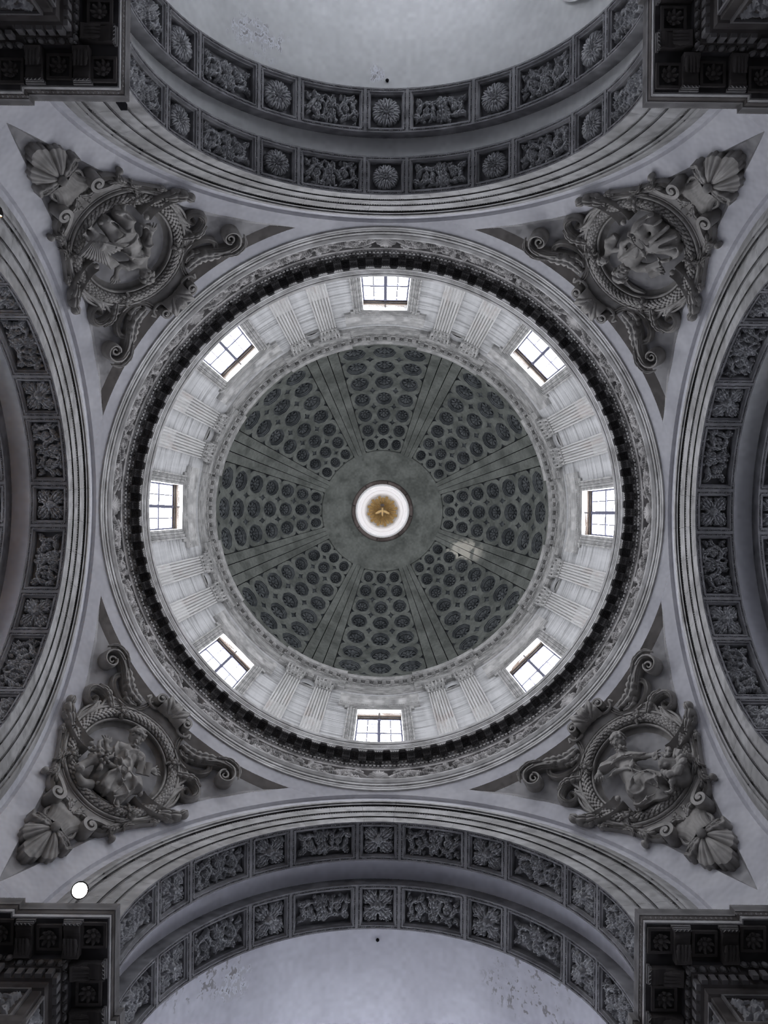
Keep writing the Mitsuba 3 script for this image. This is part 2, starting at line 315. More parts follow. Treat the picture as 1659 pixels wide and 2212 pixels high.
def archframes(rho, t, angs):
    """x along the arch, y into the arm, z away from the axis"""
    a = np.radians(angs); z = 0 * a
    return np.stack([np.stack([np.cos(a), z, -np.sin(a)], -1), np.stack([z, z - 1, z], -1), np.stack([np.sin(a), z, np.cos(a)], -1),
                     np.stack([rho * np.sin(a), z - 10 - t, HS + rho * np.cos(a) + EYE], -1)], -1)
def sc(base, s): return base[0] * np.asarray(s, float), base[1]
OCT = (np.array([[1, 0, 0], [-1, 0, 0], [0, 1, 0], [0, -1, 0], [0, 0, 1], [0, 0, -1.0]]), np.array([[0, 2, 4], [2, 1, 4], [1, 3, 4], [3, 0, 4], [2, 0, 5], [1, 2, 5], [3, 1, 5], [0, 3, 5]]))
rb = rho_of(666.5, .0); n1 = int(PI * rb / .066)
beads1 = many(sc(ICO0, (.024, .03, .03)), archframes(rb, .03, np.linspace(-89.5, 89.5, n1)))
rl = rho_of(655.2, .0); n2 = int(PI * rl / .082)
leafm = join([sc(OCT, (.026, .03, .07)), (OCT[0] * [.012, .025, .05] + [.041, 0, .02], OCT[1])])
leaves = many(leafm, archframes(rl, .015, np.linspace(-89.5, 89.5, n2)))
rr = rho_of(642.2, .0); reel = []
n3 = int(PI * rr / .36)
for a in np.linspace(-89, 89, n3):
    w = math.degrees(1 / rr)
    reel += [(a - .085 * w, 0), (a, 0), (a + .085 * w, 0)]
beads3 = join([many(sc(ICO0, (.03, .032, .036)), archframes(rr, .03, [q[0] for q in reel])), many(sc(OCT, (.085, .024, .03)), archframes(rr, .03, np.linspace(-89, 89, n3) + math.degrees(.18 / rr)))])
b1p, lvp, b3p = P(beads1, 'white_stone'), P(leaves, 'white_stone'), P(beads3, 'white_stone')
# soffit panels, in (s along the arch, t across, n up into the arch)
RI = AVP[0][0]; A_R, A_W = 12.4 * 180 / 180.2, 19.7 * 180 / 180.2
def cyl(rho):
    def f(s, t, n):
        a = s / rho; r = rho + n
        return np.stack([r * np.sin(a), -10 - t, HS + r * np.cos(a) + EYE], -1)
    return f
def coffer_frame(hs, ht, warp, tc):
    prof = [(0, 0), (.045, 0), (.05, .03), (.088, .03), (.093, 0), (.125, 0), (.13, .02), (.15, .055), (.168, .065), (.182, .065), (.185, .27), (.2, .27)]
    out = []
    for (i0, d0), (i1, d1) in zip(prof[:-1], prof[1:]):
        for side in range(4):
            n = 13 if side % 2 == 0 else 2
            u = np.linspace(-1, 1, n)
            def edge(i, d):
                a, b = hs - i, ht - i
                q = [(u * a, -b + 0 * u), (a + 0 * u, u * b), (-u * a, b + 0 * u), (-a + 0 * u, -u * b)][side]
                return warp(q[0], tc + q[1], d + 0 * u)
            out.append(grid(np.stack([edge(i0, d0), edge(i1, d1)], 1)))
    u, w = np.meshgrid(np.linspace(-hs + .19, hs - .19, 9), np.linspace(-ht + .19, ht - .19, 3), indexing='ij'); out.append(grid(warp(u, tc + w, .27 + 0 * u)))
    return join(out)
def coffer_beads(hs, ht, warp, tc):
    i = .069; a, b = hs - i, ht - i; pts = []
    def run(n, fx):
        for q in (np.arange(n) + .5) / n:
            for o in (-1, 0, 1): pts.append(fx(2 * q - 1, o))
    nx, ny = max(2, round(a * 2 / .30)), max(2, round(b * 2 / .30))
    for s in (-1, 1):
        run(nx, lambda q, o: (q * a + o * .055, s * b)); run(ny, lambda q, o: (s * a, q * b + o * .055))
    c = np.array(pts); v, f = ICO0; V = np.asarray(v)[None] * [.026, .026, .03] + np.c_[c, np.full(len(c), .012)][:, None]
    V = V.reshape(-1, 3)
    return warp(V[:, 0], tc + V[:, 1], V[:, 2]), (f[None] + (np.arange(len(c)) * len(v))[:, None, None]).reshape(-1, 3)
def rosette_round(R, r):
    for k in range(15):
        a = 2 * PI * k / 15; q = np.array([math.cos(a), math.sin(a)])
        R.stroke([q * r * .3, q * r * .65, q * r], r * .20, .15, kind='petal', rise=.35)
    for k in range(10):
        a = 2 * PI * (k + .5) / 10; q = np.array([math.cos(a), math.sin(a)])
        R.stroke([q * r * .15, q * r * .42, q * r * .62], r * .17, .185, kind='petal', rise=.4)
    R.ball(0, 0, r * .27, .14)
    for k in range(7): R.ball(r * .13 * math.cos(k * .9), r * .13 * math.sin(k * .9), r * .08, .2)
def rosette_square(R, hx, hy):
    for k in range(4):
        sx, sy = (1, -1, -1, 1)[k], (1, 1, -1, -1)[k]; e = np.array([sx * hx * .93, sy * hy * .93])
        for sp in (-.34, 0, .34):
            m = e * .62 + np.array([-sy * hy, sx * hx]) * sp * .55
            R.stroke([e * .18, m * .8, e * .98 + np.array([-sy * hy, sx * hx]) * sp * .5], .105, .15 if sp else .18, lobes=3, rise=.35)
    for k in range(4):
        a = k * PI / 2; q = np.array([math.cos(a) * hx, math.sin(a) * hy])
        for sp in (-.25, .25):
            pr = np.array([-math.sin(a) * hx, math.cos(a) * hy]) * sp
            R.stroke([q * .2, q * .55 + pr, q * .97 + pr * .6], .10, .16, lobes=2, rise=.3)
        R.ball(*(q * .36), .07, .19)
    R.ball(0, 0, .15, .23)
    for k in range(6): R.stroke([(0, 0), (.1 * math.cos(k * PI / 3 + .3), .1 * math.sin(k * PI / 3 + .3))], .05, .26, kind='petal')
def scroll_panel(R, seed):
    g = np.random.default_rng(seed); h = .17
    for s in (-1, 1):
        R.scroll(s * .44, .0, .36, (PI * .5 if s > 0 else PI * 1.5) + s * .3, -1.3 * s if seed % 2 else 1.3 * s, h, 9, seed=seed + s, core='grapes' if (seed + s) % 3 else 'flower')
        for cx, cy in ((s * .80, .34), (s * .80, -.34), (s * .1, .33), (s * .1, -.33)):
            R.stroke([(cx * .82, cy * .6), (cx * .95, cy * .75), (cx * 1.0, cy * 1.1)], .06, h * .8, lobes=3)
    R.stroke([(0, -.38), (.02, -.1), (-.02, .15), (0, .38)], .09, h, lobes=5)
    for q in range(14):                               # smaller leaves fill the corners and the gaps between the two scrolls
        x, y = g.uniform(-.8, .8), g.choice([-1, 1]) * g.uniform(.16, .38); a = g.uniform(0, 2 * PI)
        R.stroke([(x, y), (x + .07 * math.cos(a), y + .07 * math.sin(a)), (x + .13 * math.cos(a + .5), y + .13 * math.sin(a + .5))], .05, h * g.uniform(.55, .85), lobes=3)
    for s in (-1, 1):
        for v in (-1, 1): R.stroke([(0, 0), (s * .10, v * .12), (s * .06, v * .3), (s * .16, v * .36)], .06, h * .9, lobes=3)
def carved(kind, hs, ht, warp, tc, seed, nx, ny):
    w, h = 2 * (hs - .198), 2 * (ht - .198); R = Relief(w, h, nx, ny)
    if kind == 'round': rosette_round(R, min(w, h) / 2 * .96)
    elif kind == 'square': rosette_square(R, w / 2, h / 2)
    else: scroll_panel(R, seed)
    return R.mesh(lambda x, y, H: warp(x, tc + y, .20 - 1.15 * H), cut=.004)
def band(t0, t1):
    tc, ht = (t0 + t1) / 2, (t1 - t0) / 2; wp = cyl(RI); o = {}
    hr, hw = math.radians(A_R) * RI / 2, math.radians(A_W) * RI / 2
    o['frame_r'], o['frame_w'] = P(coffer_frame(hr, ht, wp, tc), 'grey_stone'), P(coffer_frame(hw, ht, wp, tc), 'grey_stone')
    o['bead_r'], o['bead_w'] = P(coffer_beads(hr, ht, wp, tc), 'grey_stone'), P(coffer_beads(hw, ht, wp, tc), 'grey_stone')
    o['round'], o['square'] = P(carved('round', hr, ht, wp, tc, 0, 72, 66), 'carved_stone', True), P(carved('square', hr, ht, wp, tc, 0, 72, 66), 'carved_stone', True)
    o['scroll'] = [P(carved('scroll', hw, ht, wp, tc, s, 112, 56), 'carved_stone', True) for s in (1, 2)]
    return o
BANDS = [(0.0, 1.235), (2.0, 3.42)]
bands = [band(*b) for b in BANDS]
facep = P(sweep_arch([(RI, 2.0), (6.75, 2.0)]), 'grey_stone')
backp = [P(sweep_arch([(RI, 1.235), (6.75, 1.235)]), 'grey_stone'), P(sweep_arch([(RI, 3.42), (6.5, 3.42)]), 'grey_stone')]
legp = [[P(grid(np.array([[[s * RI, -10 - a, HS + EYE], [s * RI, -10 - a, HS - 2.245 + EYE]], [[s * RI, -10 - b, HS + EYE], [s * RI, -10 - b, HS - 2.245 + EYE]]])), 'grey_stone') for s in (-1, 1)] for a, b in BANDS]
# the plain flat strip outside the archivolt and its little reveal up to the pendentive
stp = P(sweep_arch([(AVP[-1][0] - .3, .05), (RG, .0), (RG, -(10 - PL))], 90), 'plaster')
seq, a = [], 0.0
order = ['R', 'W', 'R', 'W', 'R', 'W']
pos = 0.0
for i, c in enumerate(order):
    w = A_R if c == 'R' else A_W
    if i == 0: seq.append((0.0, 'R')); pos = w / 2
    else:
        seq += [(pos + w / 2, c), (-pos - w / 2, c)]; pos += w
seq.sort()
def about(angle):
    return T().translate([0, 0, HS + EYE]) @ T().rotate([0, 1, 0], angle) @ T().translate([0, 0, -HS - EYE])
for k in range(4):
    for b in range(2):
        A = num('coffered_arch'); R = Rz(90 * k); o = bands[b]
        tag(A, (f'grey stone arch with carved coffers at the {WHERE[k]} of the photo, nearer the dome' if b == 0 else f'grey coffered stone arch at the {WHERE[k]} of the photo, farther from the dome'), 'arch', 'coffered arches of the crossing')
        put(A + '__back_face', backp[b], None, tw=R); put(A + '__leg', legp[b][0], None, tw=R); put(A + '__leg_001', legp[b][1], None, tw=R)
        if b == 0:
            for i in range(NV): put(A + '__' + (f'voussoir_{i:03d}' if i else 'voussoir'), vpp, None, tw=R @ about(-90 + dv * (i + .5)))
            put(A + '__archivolt_foot', footp[0], None, tw=R); put(A + '__archivolt_foot_001', footp[1], None, tw=R); put(A + '__border_strip', stp, None, tw=R)
            for nm, q in (('bead_string', b1p), ('leaf_string', lvp), ('bead_and_reel', b3p)): put(A + '__' + nm, q, None, tw=R); stuff(A + '__' + nm)
        else: put(A + '__front_face', facep, None, tw=R)
        for i, (ang, c) in enumerate(seq):
            q = A + '__coffer' + (f'_{i:03d}' if i else ''); m = R @ about(ang)
            put(q, o['frame_r' if c == 'R' else 'frame_w'], None, tw=m)
            put(q + '__bead_border', o['bead_r' if c == 'R' else 'bead_w'], None, tw=m); stuff(q + '__bead_border')
            if c == 'R': put(q + '__rosette', o['round' if k == 0 else 'square'], None, tw=m)
            else: put(q + '__scroll', o['scroll'][(i // 2 + k) % 2], None, tw=m)

# ------------------------------------------------------------------ the great ring between pendentives and drum (trim_1)
DRM = Rz(DR)
G = 'trim_1'
tag(G, 'great round entablature at the foot of the drum, with acanthus frieze, dentils and modillions', 'entablature', kind='structure')
def hh(px, r): return FOCAL * r / px
arch_prof = [(10.02, 27.39), (9.80, 27.44), (9.755, 27.44), (9.755, hh(605, 9.755)), (9.73, hh(604.5, 9.755)), (9.73, hh(599.5, 9.73)), (9.70, hh(599.5, 9.73) + .005), (9.70, hh(594, 9.70)), (9.68, hh(594, 9.70)),
             (9.68, hh(592.5, 9.68)), (9.665, hh(592.5, 9.68)), (9.60, hh(586, 9.60)), (9.585, hh(584.6, 9.585)), (9.585, hh(582.8, 9.585)), (9.82, hh(582.8, 9.585) + .02)]
H_FR0, H_FR1 = arch_prof[-1][1], 29.37
put(G, lathe(arch_prof, 0, 360, 240), 'ring_stone', tw=DRM)
put(G + '__bead_string', many(sc(ICO0, (.032, .03, .03)), ringframes(9.70, hh(599.0, 9.715), np.arange(0, 360, 360 / 820))), 'ring_stone', tw=DRM); stuff(G + '__bead_string')
put(G + '__frieze_ground', lathe([(9.585, H_FR0 - .02), (9.95, H_FR0 - .01), (9.95, H_FR1 + .02), (9.7, H_FR1)], 0, 360, 200), 'frieze_stone', tw=DRM)
def frieze_unit():
    L, h = 9.78 * PI / 4, H_FR1 - H_FR0; R = Relief(L, h, 330, 44); d = .15
    for k in range(7):
        a = (k - 3) * .42; e = np.array([math.sin(a) * .42, -h / 2 + .12 + math.cos(a) * h * .82])
        R.stroke([(0, -h / 2 + .1), (e[0] * .45, -h / 2 + .1 + (e[1] + h / 2) * .55), e], .12, d * 1.25, kind='petal')
    for s in (-1, 1):
        R.stroke([(s * .15, -.45), (s * .6, .1), (s * 1.15, .35), (s * 1.7, -.1), (s * 2.3, -.38), (s * 2.9, .05), (s * 3.4, .38), (s * 3.82, 0)], .085, d, kind='stem', rib=False)
        for i, (x, y) in enumerate(((1.15, -.12), (2.28, .12), (3.35, -.10))):
            tn = 1.25 * (1 if i % 2 else -1) * s
            R.scroll(s * x, y, .40, (PI * .5 if i % 2 == 0 else -PI * .5), tn, d * 1.1, 7, .15, i + 3, 'flower' if i != 1 else 'grapes')
        for x, y, u, v in ((.55, -.45, .3, .1), (1.7, .45, .25, -.2), (2.8, -.45, .3, .15), (.6, .5, .3, -.1), (2.85, .48, .2, -.2), (1.75, -.5, .25, .2)):
            R.stroke([(s * x, y), (s * (x + u * .5), y + v * .3), (s * (x + u), y + v)], .13, d, lobes=4)
    def warp(x, y, H):
        a = x / 9.80; r = 9.83 - H
        return np.stack([r * np.sin(a), -r * np.cos(a), (H_FR0 + H_FR1) / 2 + y + EYE], -1)
    return R.mesh(warp, -.06, .01)
fu = P(frieze_unit(), 'frieze_stone', True)
for k in range(8): put(G + '__acanthus_scroll' + (f'_{k:03d}' if k else ''), fu, None, tw=Rz(45 * k + DR))
labels[G + '__acanthus_scroll'] = {'label': 'carved acanthus scroll with a palmette'}
HC0 = 29.83
put(G + '__bed_moulding', lathe([(9.80, H_FR1), (9.70, H_FR1), (9.68, 29.42), (9.66, 29.44), (9.66, 29.47), (9.64, 29.47), (9.64, 29.63), (9.60, 29.63), (9.60, 29.66), (9.49, HC0 - .02), (9.47, HC0)], 0, 360, 220), 'frieze_stone', tw=DRM)
put(G + '__dentil', many(box(0, 0, 0, .092, .075, .14), ringframes(9.605, 29.54, np.arange(0, 360, 360 / 400))), 'ring_stone', tw=DRM); stuff(G + '__dentil')
egg = join([(ICO1[0] * [.045, .045, .07], ICO1[1]), (OCT[0] * [.014, .04, .07] + [.075, -.01, 0], OCT[1])])
put(G + '__egg_moulding', many(egg, ringframes(9.52, 29.745, np.arange(0, 360, 360 / 400))), 'ring_stone', tw=DRM); stuff(G + '__egg_moulding')
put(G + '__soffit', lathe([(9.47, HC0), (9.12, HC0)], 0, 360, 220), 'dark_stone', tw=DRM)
cor = [(9.12, HC0), (9.055, HC0 - .01), (9.055, 29.98), (9.04, 29.98), (9.04, 30.0), (8.985, 30.13), (8.985, 30.15), (8.95, 30.16), (8.91, 30.24), (8.91, 30.30), (9.4, 30.36)]
put(G + '__corona', lathe(cor, 0, 360, 260), 'ring_stone', tw=DRM)
leafc = join([(OCT[0] * [.022, .02, .05], OCT[1]), (OCT[0] * [.012, .02, .035] + [.035, 0, .01], OCT[1])])
put(G + '__leaf_string', many(leafc, ringframes(9.01, 30.065, np.arange(0, 360, 360 / 760))), 'ring_stone', tw=DRM); stuff(G + '__leaf_string')
def modillion():
    pr = [(9.46, 0), (9.46, .23), (9.42, .25), (9.36, .235), (9.30, .19), (9.24, .15), (9.19, .15), (9.155, .17), (9.13, .15), (9.12, .11), (9.12, 0)]
    pr = [(r, HC0 - d) for r, d in pr]; hw = .15; m = []
    S = lambda x: np.array([[x, -r, h + EYE] for r, h in pr])
    m.append(grid(np.stack([S(-hw), S(hw)], 1)))
    for x in (-hw, hw): m.append((S(x), np.array([[0, i, i + 1] for i in range(1, len(pr) - 1)])))
    for q in (-.1, -.035, .035, .1):                 # acanthus ribs on the belly
        for r, d, s in ((9.43, .255, .06), (9.34, .235, .05), (9.25, .17, .045)): m.append((OCT[0] * [.026, .05, .03] + [q, -r, HC0 - d + EYE], OCT[1]))
    cap = join([box(0, -9.095, HC0 - .045 + EYE, .36, .05, .05), box(0, -9.105, HC0 - .10 + EYE, .33, .04, .05)] + [(OCT[0] * [.03, .022, .05] + [x, -9.10, HC0 - .15 + EYE], OCT[1]) for x in (-.11, -.04, .04, .11)])
    return join(m), cap
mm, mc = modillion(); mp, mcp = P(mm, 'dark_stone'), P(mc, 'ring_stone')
cf = join([box(0, -9.29 + s * .13, HC0 - .02 + EYE, .27, .025, .05) for s in (-1, 1)] + [box(s * .13, -9.29, HC0 - .02 + EYE, .025, .26, .05) for s in (-1, 1)])
rs = join([(OCT[0] * [.05, .022, .02] @ np.array([[math.cos(a), math.sin(a), 0], [-math.sin(a), math.cos(a), 0], [0, 0, 1]]) + [.055 * math.cos(a), -9.29 + .055 * math.sin(a), HC0 - .02 + EYE], OCT[1]) for a in np.arange(6) * PI / 3] + [(OCT[0] * .03 + [0, -9.29, HC0 - .03 + EYE], OCT[1])])
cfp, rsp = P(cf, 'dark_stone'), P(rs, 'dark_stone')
for k in range(96):
    s = f'_{k:03d}' if k else ''
    put(G + '__modillion' + s, mp, None, tw=Rz(3.75 * k + DR)); put(G + '__modillion' + s + '__cap', mcp, None, tw=Rz(3.75 * k + DR))
    put(G + '__soffit_coffer' + s, cfp, None, tw=Rz(3.75 * (k + .5) + DR)); put(G + '__soffit_coffer' + s + '__rosette', rsp, None, tw=Rz(3.75 * (k + .5) + DR))

# ------------------------------------------------------------------ drum wall, windows, pilasters
RD, RGL = 9.40, 9.75
WA = math.degrees(math.asin(1.02 / RD)); H_SILL, H_HEAD, H_TOP = 31.2, 36.68, 40.65
dw = [lathe([(RD, 30.3), (RD, H_TOP)], WA, 45 - WA, 14), lathe([(RD, H_HEAD), (RD, H_TOP)], -WA, WA, 6), lathe([(RD, 30.3), (RD, H_SILL)], -WA, WA, 6)]
dwp = P(join(dw), 'drum_stone', True)
put('wall_drum', dwp, None, tw=DRM); tag('wall_drum', 'pale round drum wall with eight windows between paired pilasters, under the dome', 'wall', kind='structure')
for k in range(1, 8): put(f'wall_drum__bay_{k:03d}', dwp, None, tw=Rz(45 * k + DR))
def wbox(x0, x1, r0, r1, h0, h1): return box((x0 + x1) / 2, -(r0 + r1) / 2, (h0 + h1) / 2 + EYE, x1 - x0, r1 - r0, h1 - h0)
reveal = join([wbox(s * 1.02 - (.0 if s > 0 else .06), s * 1.02 + (.06 if s > 0 else 0), RD - .01, RGL + .1, H_SILL - .1, H_HEAD) for s in (-1, 1)] + [wbox(-1.1, 1.1, RD - .02, RGL + .1, H_SILL - .1, H_SILL)])
lint = [wbox(-1.08, -.005, RD + .012, RGL - .13, H_HEAD, H_HEAD + .15), wbox(.005, 1.08, RD + .012, RGL - .13, H_HEAD, H_HEAD + .15), wbox(-1.08, 1.08, RGL - .12, RGL + .12, H_HEAD, H_HEAD + .15)]
def surround():
    m = []
    for x0, x1, p in ((1.02, 1.12, .03), (1.13, 1.24, .055), (1.25, 1.38, .09), (1.39, 1.47, .12)):
        for s in (-1, 1): m.append(wbox(min(s * x0, s * x1), max(s * x0, s * x1), RD - .12 - p, RD + .1, H_SILL - .6, H_HEAD + (x1 - 1.02) * .95))
        m.append(wbox(-x1, x1, RD - .12 - p, RD + .1, H_HEAD + (x0 - 1.02) * .95, H_HEAD + (x1 - 1.02) * .95))
    for s in (-1, 1): m.append(wbox(min(s * 1.46, s * 1.62), max(s * 1.46, s * 1.62), RD - .22, RD + .1, H_HEAD + .05, H_HEAD + .44))
    return join(m)
def beadsw():
    pts = [(s * 1.315, h) for s in (-1, 1) for h in np.arange(H_SILL, H_HEAD + .2, .085)] + [(x, H_HEAD + .27) for x in np.arange(-1.2, 1.21, .085)]
    return join([(OCT[0] * [.03, .03, .03] + [x, -(RD - .225), h + EYE], OCT[1]) for x, h in pts])
HA = 11.9
H0 = H_HEAD + .46
hoodprof = [(9.42, H0 - .03), (9.30, H0 - .02), (9.27, H0), (9.20, H0 + .02), (9.17, H0 + .14), (9.10, H0 + .2), (9.10, H0 + .24), (9.02, H0 + .30), (8.985, H0 + .42), (8.985, H0 + .60), (8.93, H0 + .74), (8.93, H0 + .80), (9.42, H0 + .86)]
hood = lathe(hoodprof, -HA, HA, 24)
hend = [(np.array([[r * math.sin(a), -r * math.cos(a), h + EYE] for r, h in hoodprof] + [[9.42 * math.sin(a), -9.42 * math.cos(a), H0 + EYE]]), np.array([[len(hoodprof), i, i + 1] for i in range(len(hoodprof) - 1)])) for a in (math.radians(-HA), math.radians(HA))]
hood = join([hood] + hend)
hoodleaf = many(sc(OCT, (.045, .04, .06)), ringframes(9.175, H0 + .1, np.arange(-HA + .5, HA, .62)))
rod = join([vf(trimesh.creation.cylinder(.022, 2.06, sections=8, transform=trimesh.transformations.rotation_matrix(PI / 2, [0, 1, 0]) @ np.eye(4)))])
rodm = (rod[0] + [0, -(RD + .20), H_HEAD - .04 + EYE], rod[1])
hooks = join([rodm] + [box(x, -(RD + .22), H_HEAD - .03 + EYE, .035, .08, .08) for x in (-.9, -.3, .3, .9)] + [box(0, -(RD + .10), H_HEAD - .03 + EYE, .04, .22, .03)])
wparts = {'reveal': P(reveal, 'drum_stone'), 'lintel': [P(q, 'lintel_stone') for q in lint], 'surround': P(surround(), 'cap_stone'), 'bead_string': P(beadsw(), 'cap_stone'), 'hood': P(hood, 'cap_stone'), 'hood_carving': P(hoodleaf, 'cap_stone'), 'tie_rod': P(hooks, 'iron')}
hl = H_HEAD - .02
frame_m = P(join([wbox(-1.02, -.965, RGL - .05, RGL + .03, H_SILL, hl), wbox(.965, 1.02, RGL - .05, RGL + .03, H_SILL, hl), wbox(-1.02, 1.02, RGL - .06, RGL + .03, hl - .12, hl), wbox(-1.02, 1.02, RGL - .06, RGL + .03, H_SILL, H_SILL + .1)]), 'bar_paint')
mull = P(wbox(-.062, .062, RGL - .09, RGL + .03, H_SILL, hl), 'bar_paint'); tran = P(wbox(-1.0, 1.0, RGL - .07, RGL + .03, 34.22, 34.36), 'bar_paint')
vb = P(wbox(-.017, .017, RGL - .03, RGL + .02, H_SILL, hl), 'bar_paint'); hb = P(wbox(-1.0, 1.0, RGL - .02, RGL + .02, -.014 - EYE, .014 - EYE), 'bar_paint')
HB = {0: [32.2, 32.9, 33.55, 34.92, 35.45, 36.0], 1: [32.4, 33.4, 34.85, 35.4, 35.95], 2: [32.6, 33.5, 34.9, 35.45, 36.0], 3: [32.4, 33.3, 34.9, 35.45, 36.0], 4: [32.3, 33.4, 34.9, 35.4, 35.95], 5: [32.4, 33.4, 34.9, 35.45, 36.0], 6: [32.8, 35.35], 7: [32.8, 35.35]}
CLK = ['at the top of the photo', 'at the upper right of the photo', 'at the right of the photo', 'at the lower right of the photo', 'at the bottom of the photo', 'at the lower left of the photo', 'at the left of the photo', 'at the upper left of the photo']
panes = {}
def pane(x0, x1, h0, h1):
    k = (x0, x1, round(h0, 3), round(h1, 3))
    if k not in panes: panes[k] = P(grid(np.array([[[x0, -RGL, h0 + EYE], [x1, -RGL, h0 + EYE]], [[x0, -RGL, h1 + EYE], [x1, -RGL, h1 + EYE]]])), 'pane_glass')
    return panes[k]
for k in range(8):
    w, R = f'window_{k + 1}', Rz(45 * k + DR)
    tag(w, f'bright barred drum window {CLK[k]}, under a carved stone hood', 'window', kind='structure')
    put(w + '__frame', frame_m, None, tw=R); put(w + '__mullion', mull, None, tw=R); put(w + '__transom', tran, None, tw=R)
    for i, x in enumerate((-.52, .52)): put(w + '__glazing_bar' + (f'_{i:03d}' if i else ''), vb, None, tw=R @ T().translate([x, 0, 0]))
    for i, h in enumerate(HB[k]): put(w + f'__glazing_bar_{i + 2:03d}', hb, None, tw=R @ T().translate([0, 0, h + EYE]))
    hs = sorted([H_SILL + .1] + HB[k] + [34.29] + [hl - .12]); n = 0
    for a, b in zip(hs[:-1], hs[1:]):
        for x0, x1 in ((-.97, -.52), (-.52, 0), (0, .52), (.52, .97)):
            put(w + '__pane' + (f'_{n:03d}' if n else ''), pane(x0, x1, a, b), None, tw=R, em=SKY_DRUM); n += 1
    for nm in ('reveal', 'surround', 'bead_string', 'hood', 'hood_carving', 'tie_rod'): put(w + '__' + nm, wparts[nm], None, tw=R)
    for i in range(3): put(w + '__lintel' + (f'_{i:03d}' if i else ''), wparts['lintel'][i], None, tw=R)
    stuff(w + '__bead_string'); stuff(w + '__hood_carving'); labels[w + '__tie_rod'] = {'label': 'black iron rod below the lintel'}; labels[w + '__lintel'] = {'label': 'warm beige stone lintel'}
# pilasters: fluted shaft and leafy capital, in pairs between the windows
RP = 9.27
def shaft():
    hw = .42; prof = [(-hw, .16), (-hw, 0)]
    for i in range(6):
        c = -hw + .03 + (i + .5) * (2 * hw - .06) / 6; w = .026
        prof += [(c - w, 0), (c - w * .7, .06), (c + w * .7, .06), (c + w, 0)]
    prof += [(hw, 0), (hw, .16)]
    z = np.array([31.3, 33.55, 33.56, 33.6, 38.95])
    # the lower third of each flute is filled (cabled)
    rows = []
    for i, h in enumerate(z):
        d = [(x, q if (i >= 3 or q > .1) else q * .35) for x, q in prof]; rows.append([[x, -(RP + q), h + EYE] for x, q in d])
    return join([grid(np.array([rows[i], rows[i + 1]])) for i in (0, 2, 3)])
def pbase(): return join([wbox(-.5, .5, RP - .08, RP + .14, 30.3, 30.75), wbox(-.47, .47, RP - .05, RP + .14, 30.75, 31.0), wbox(-.5, .5, RP - .07, RP + .14, 31.0, 31.1), wbox(-.45, .45, RP - .03, RP + .14, 31.1, 31.3)])
def leaf3(base, tip, w, side, n=9, lobes=3, curl=.12, nrm=(0, -1, 0)):
    t = np.linspace(0, 1, n)[:, None]; u = np.linspace(-1, 1, 7)[None, :]
    base, tip, side, nrm = (np.asarray(q, float) for q in (base, tip, side, nrm))
    ww = w * np.sin(PI * (t * .72 + .2)) ** .7 * (1 - .3 * np.abs(np.cos(PI * lobes * t)) * np.abs(u))
    lift = curl * (t**3 * 1.9) + .05 * (1 - u * u) * np.sin(PI * t)
    drop = -.25 * np.maximum(t - .8, 0) * 2 * np.linalg.norm(tip - base)
    up_ = (tip - base)
    Q = base + up_ * (t + 0 * u)[..., None] + side * (ww * u)[..., None] - nrm * (-lift)[..., None] + up_ / np.linalg.norm(up_) * (drop + 0 * u)[..., None]
    return grid(Q)
def capital():
    h0, h1 = 38.95, 40.32; inward = np.array([0, 1.0, 0]); m = []
    bell = [(.42, 0.0, h0), (.41, .02, h0 + .4), (.45, .07, h0 + .9), (.52, .14, h1 - .16)]
    m.append(grid(np.array([[[-x, -RP + p - .0, h + EYE], [x, -RP + p, h + EYE]] for x, p, h in bell])))
    for s in (-1, 1): m.append(grid(np.array([[[s * x, -RP + p, h + EYE], [s * x, -RP - .16, h + EYE]] for x, p, h in bell])))
    m.append(wbox(-.44, .44, RP - .045, RP + .14, h0 - .03, h0 + .05))
    for row, (b, tp, xs, cu) in enumerate(((h0 + .03, h0 + .55, (-.36, -.18, 0, .18, .36), .09), (h0 + .35, h0 + .92, (-.42, -.27, -.09, .09, .27, .42), .13))):
        for x in xs: m.append(leaf3((x, -RP + .02 + row * .03, b + EYE), (x * 1.1, -RP + .05 + row * .06, tp + EYE), .082, (1, 0, 0), n=13, lobes=4, nrm=inward, curl=cu))
    for s in (-1, 1):                                # corner volutes
        sp = spiral(s * .50, h1 - .32, .14, .03, PI * .5, 1.4 * -s, 26); q = np.c_[sp[:, 0], np.full(26, -RP + .2), sp[:, 1] + EYE]
        m.append(grid(np.stack([q, q + [0, -.12, 0], q + [0, -.12, .05], q + [0, 0, .05]], 1)))
        st = resample([(s * .1, h0 + .75), (s * .28, h0 + .95), (s * .5, h1 - .18)], 10); q = np.c_[st[:, 0], np.linspace(-RP + .1, -RP + .2, 10), st[:, 1] + EYE]
        m.append(grid(np.stack([q, q + [0, .02, .06], q + [0, -.1, .06]], 1)))
    m += [wbox(-.60, .60, RP - .22, RP + .14, h1 - .14, h1 - .07), wbox(-.64, .64, RP - .26, RP + .14, h1 - .07, h1), blob((0, -RP + .24, h1 - .1 + EYE), (.09, .05, .09))]
    return join(m)
shp, bsp, cpp = P(shaft(), 'pilaster_stone'), P(pbase(), 'pilaster_stone'), P(capital(), 'cap_stone')
niche = P(join([box(0, -RD - .2, 38.6 + EYE, .62, .05, .9)]), 'black')
PO = 4.95
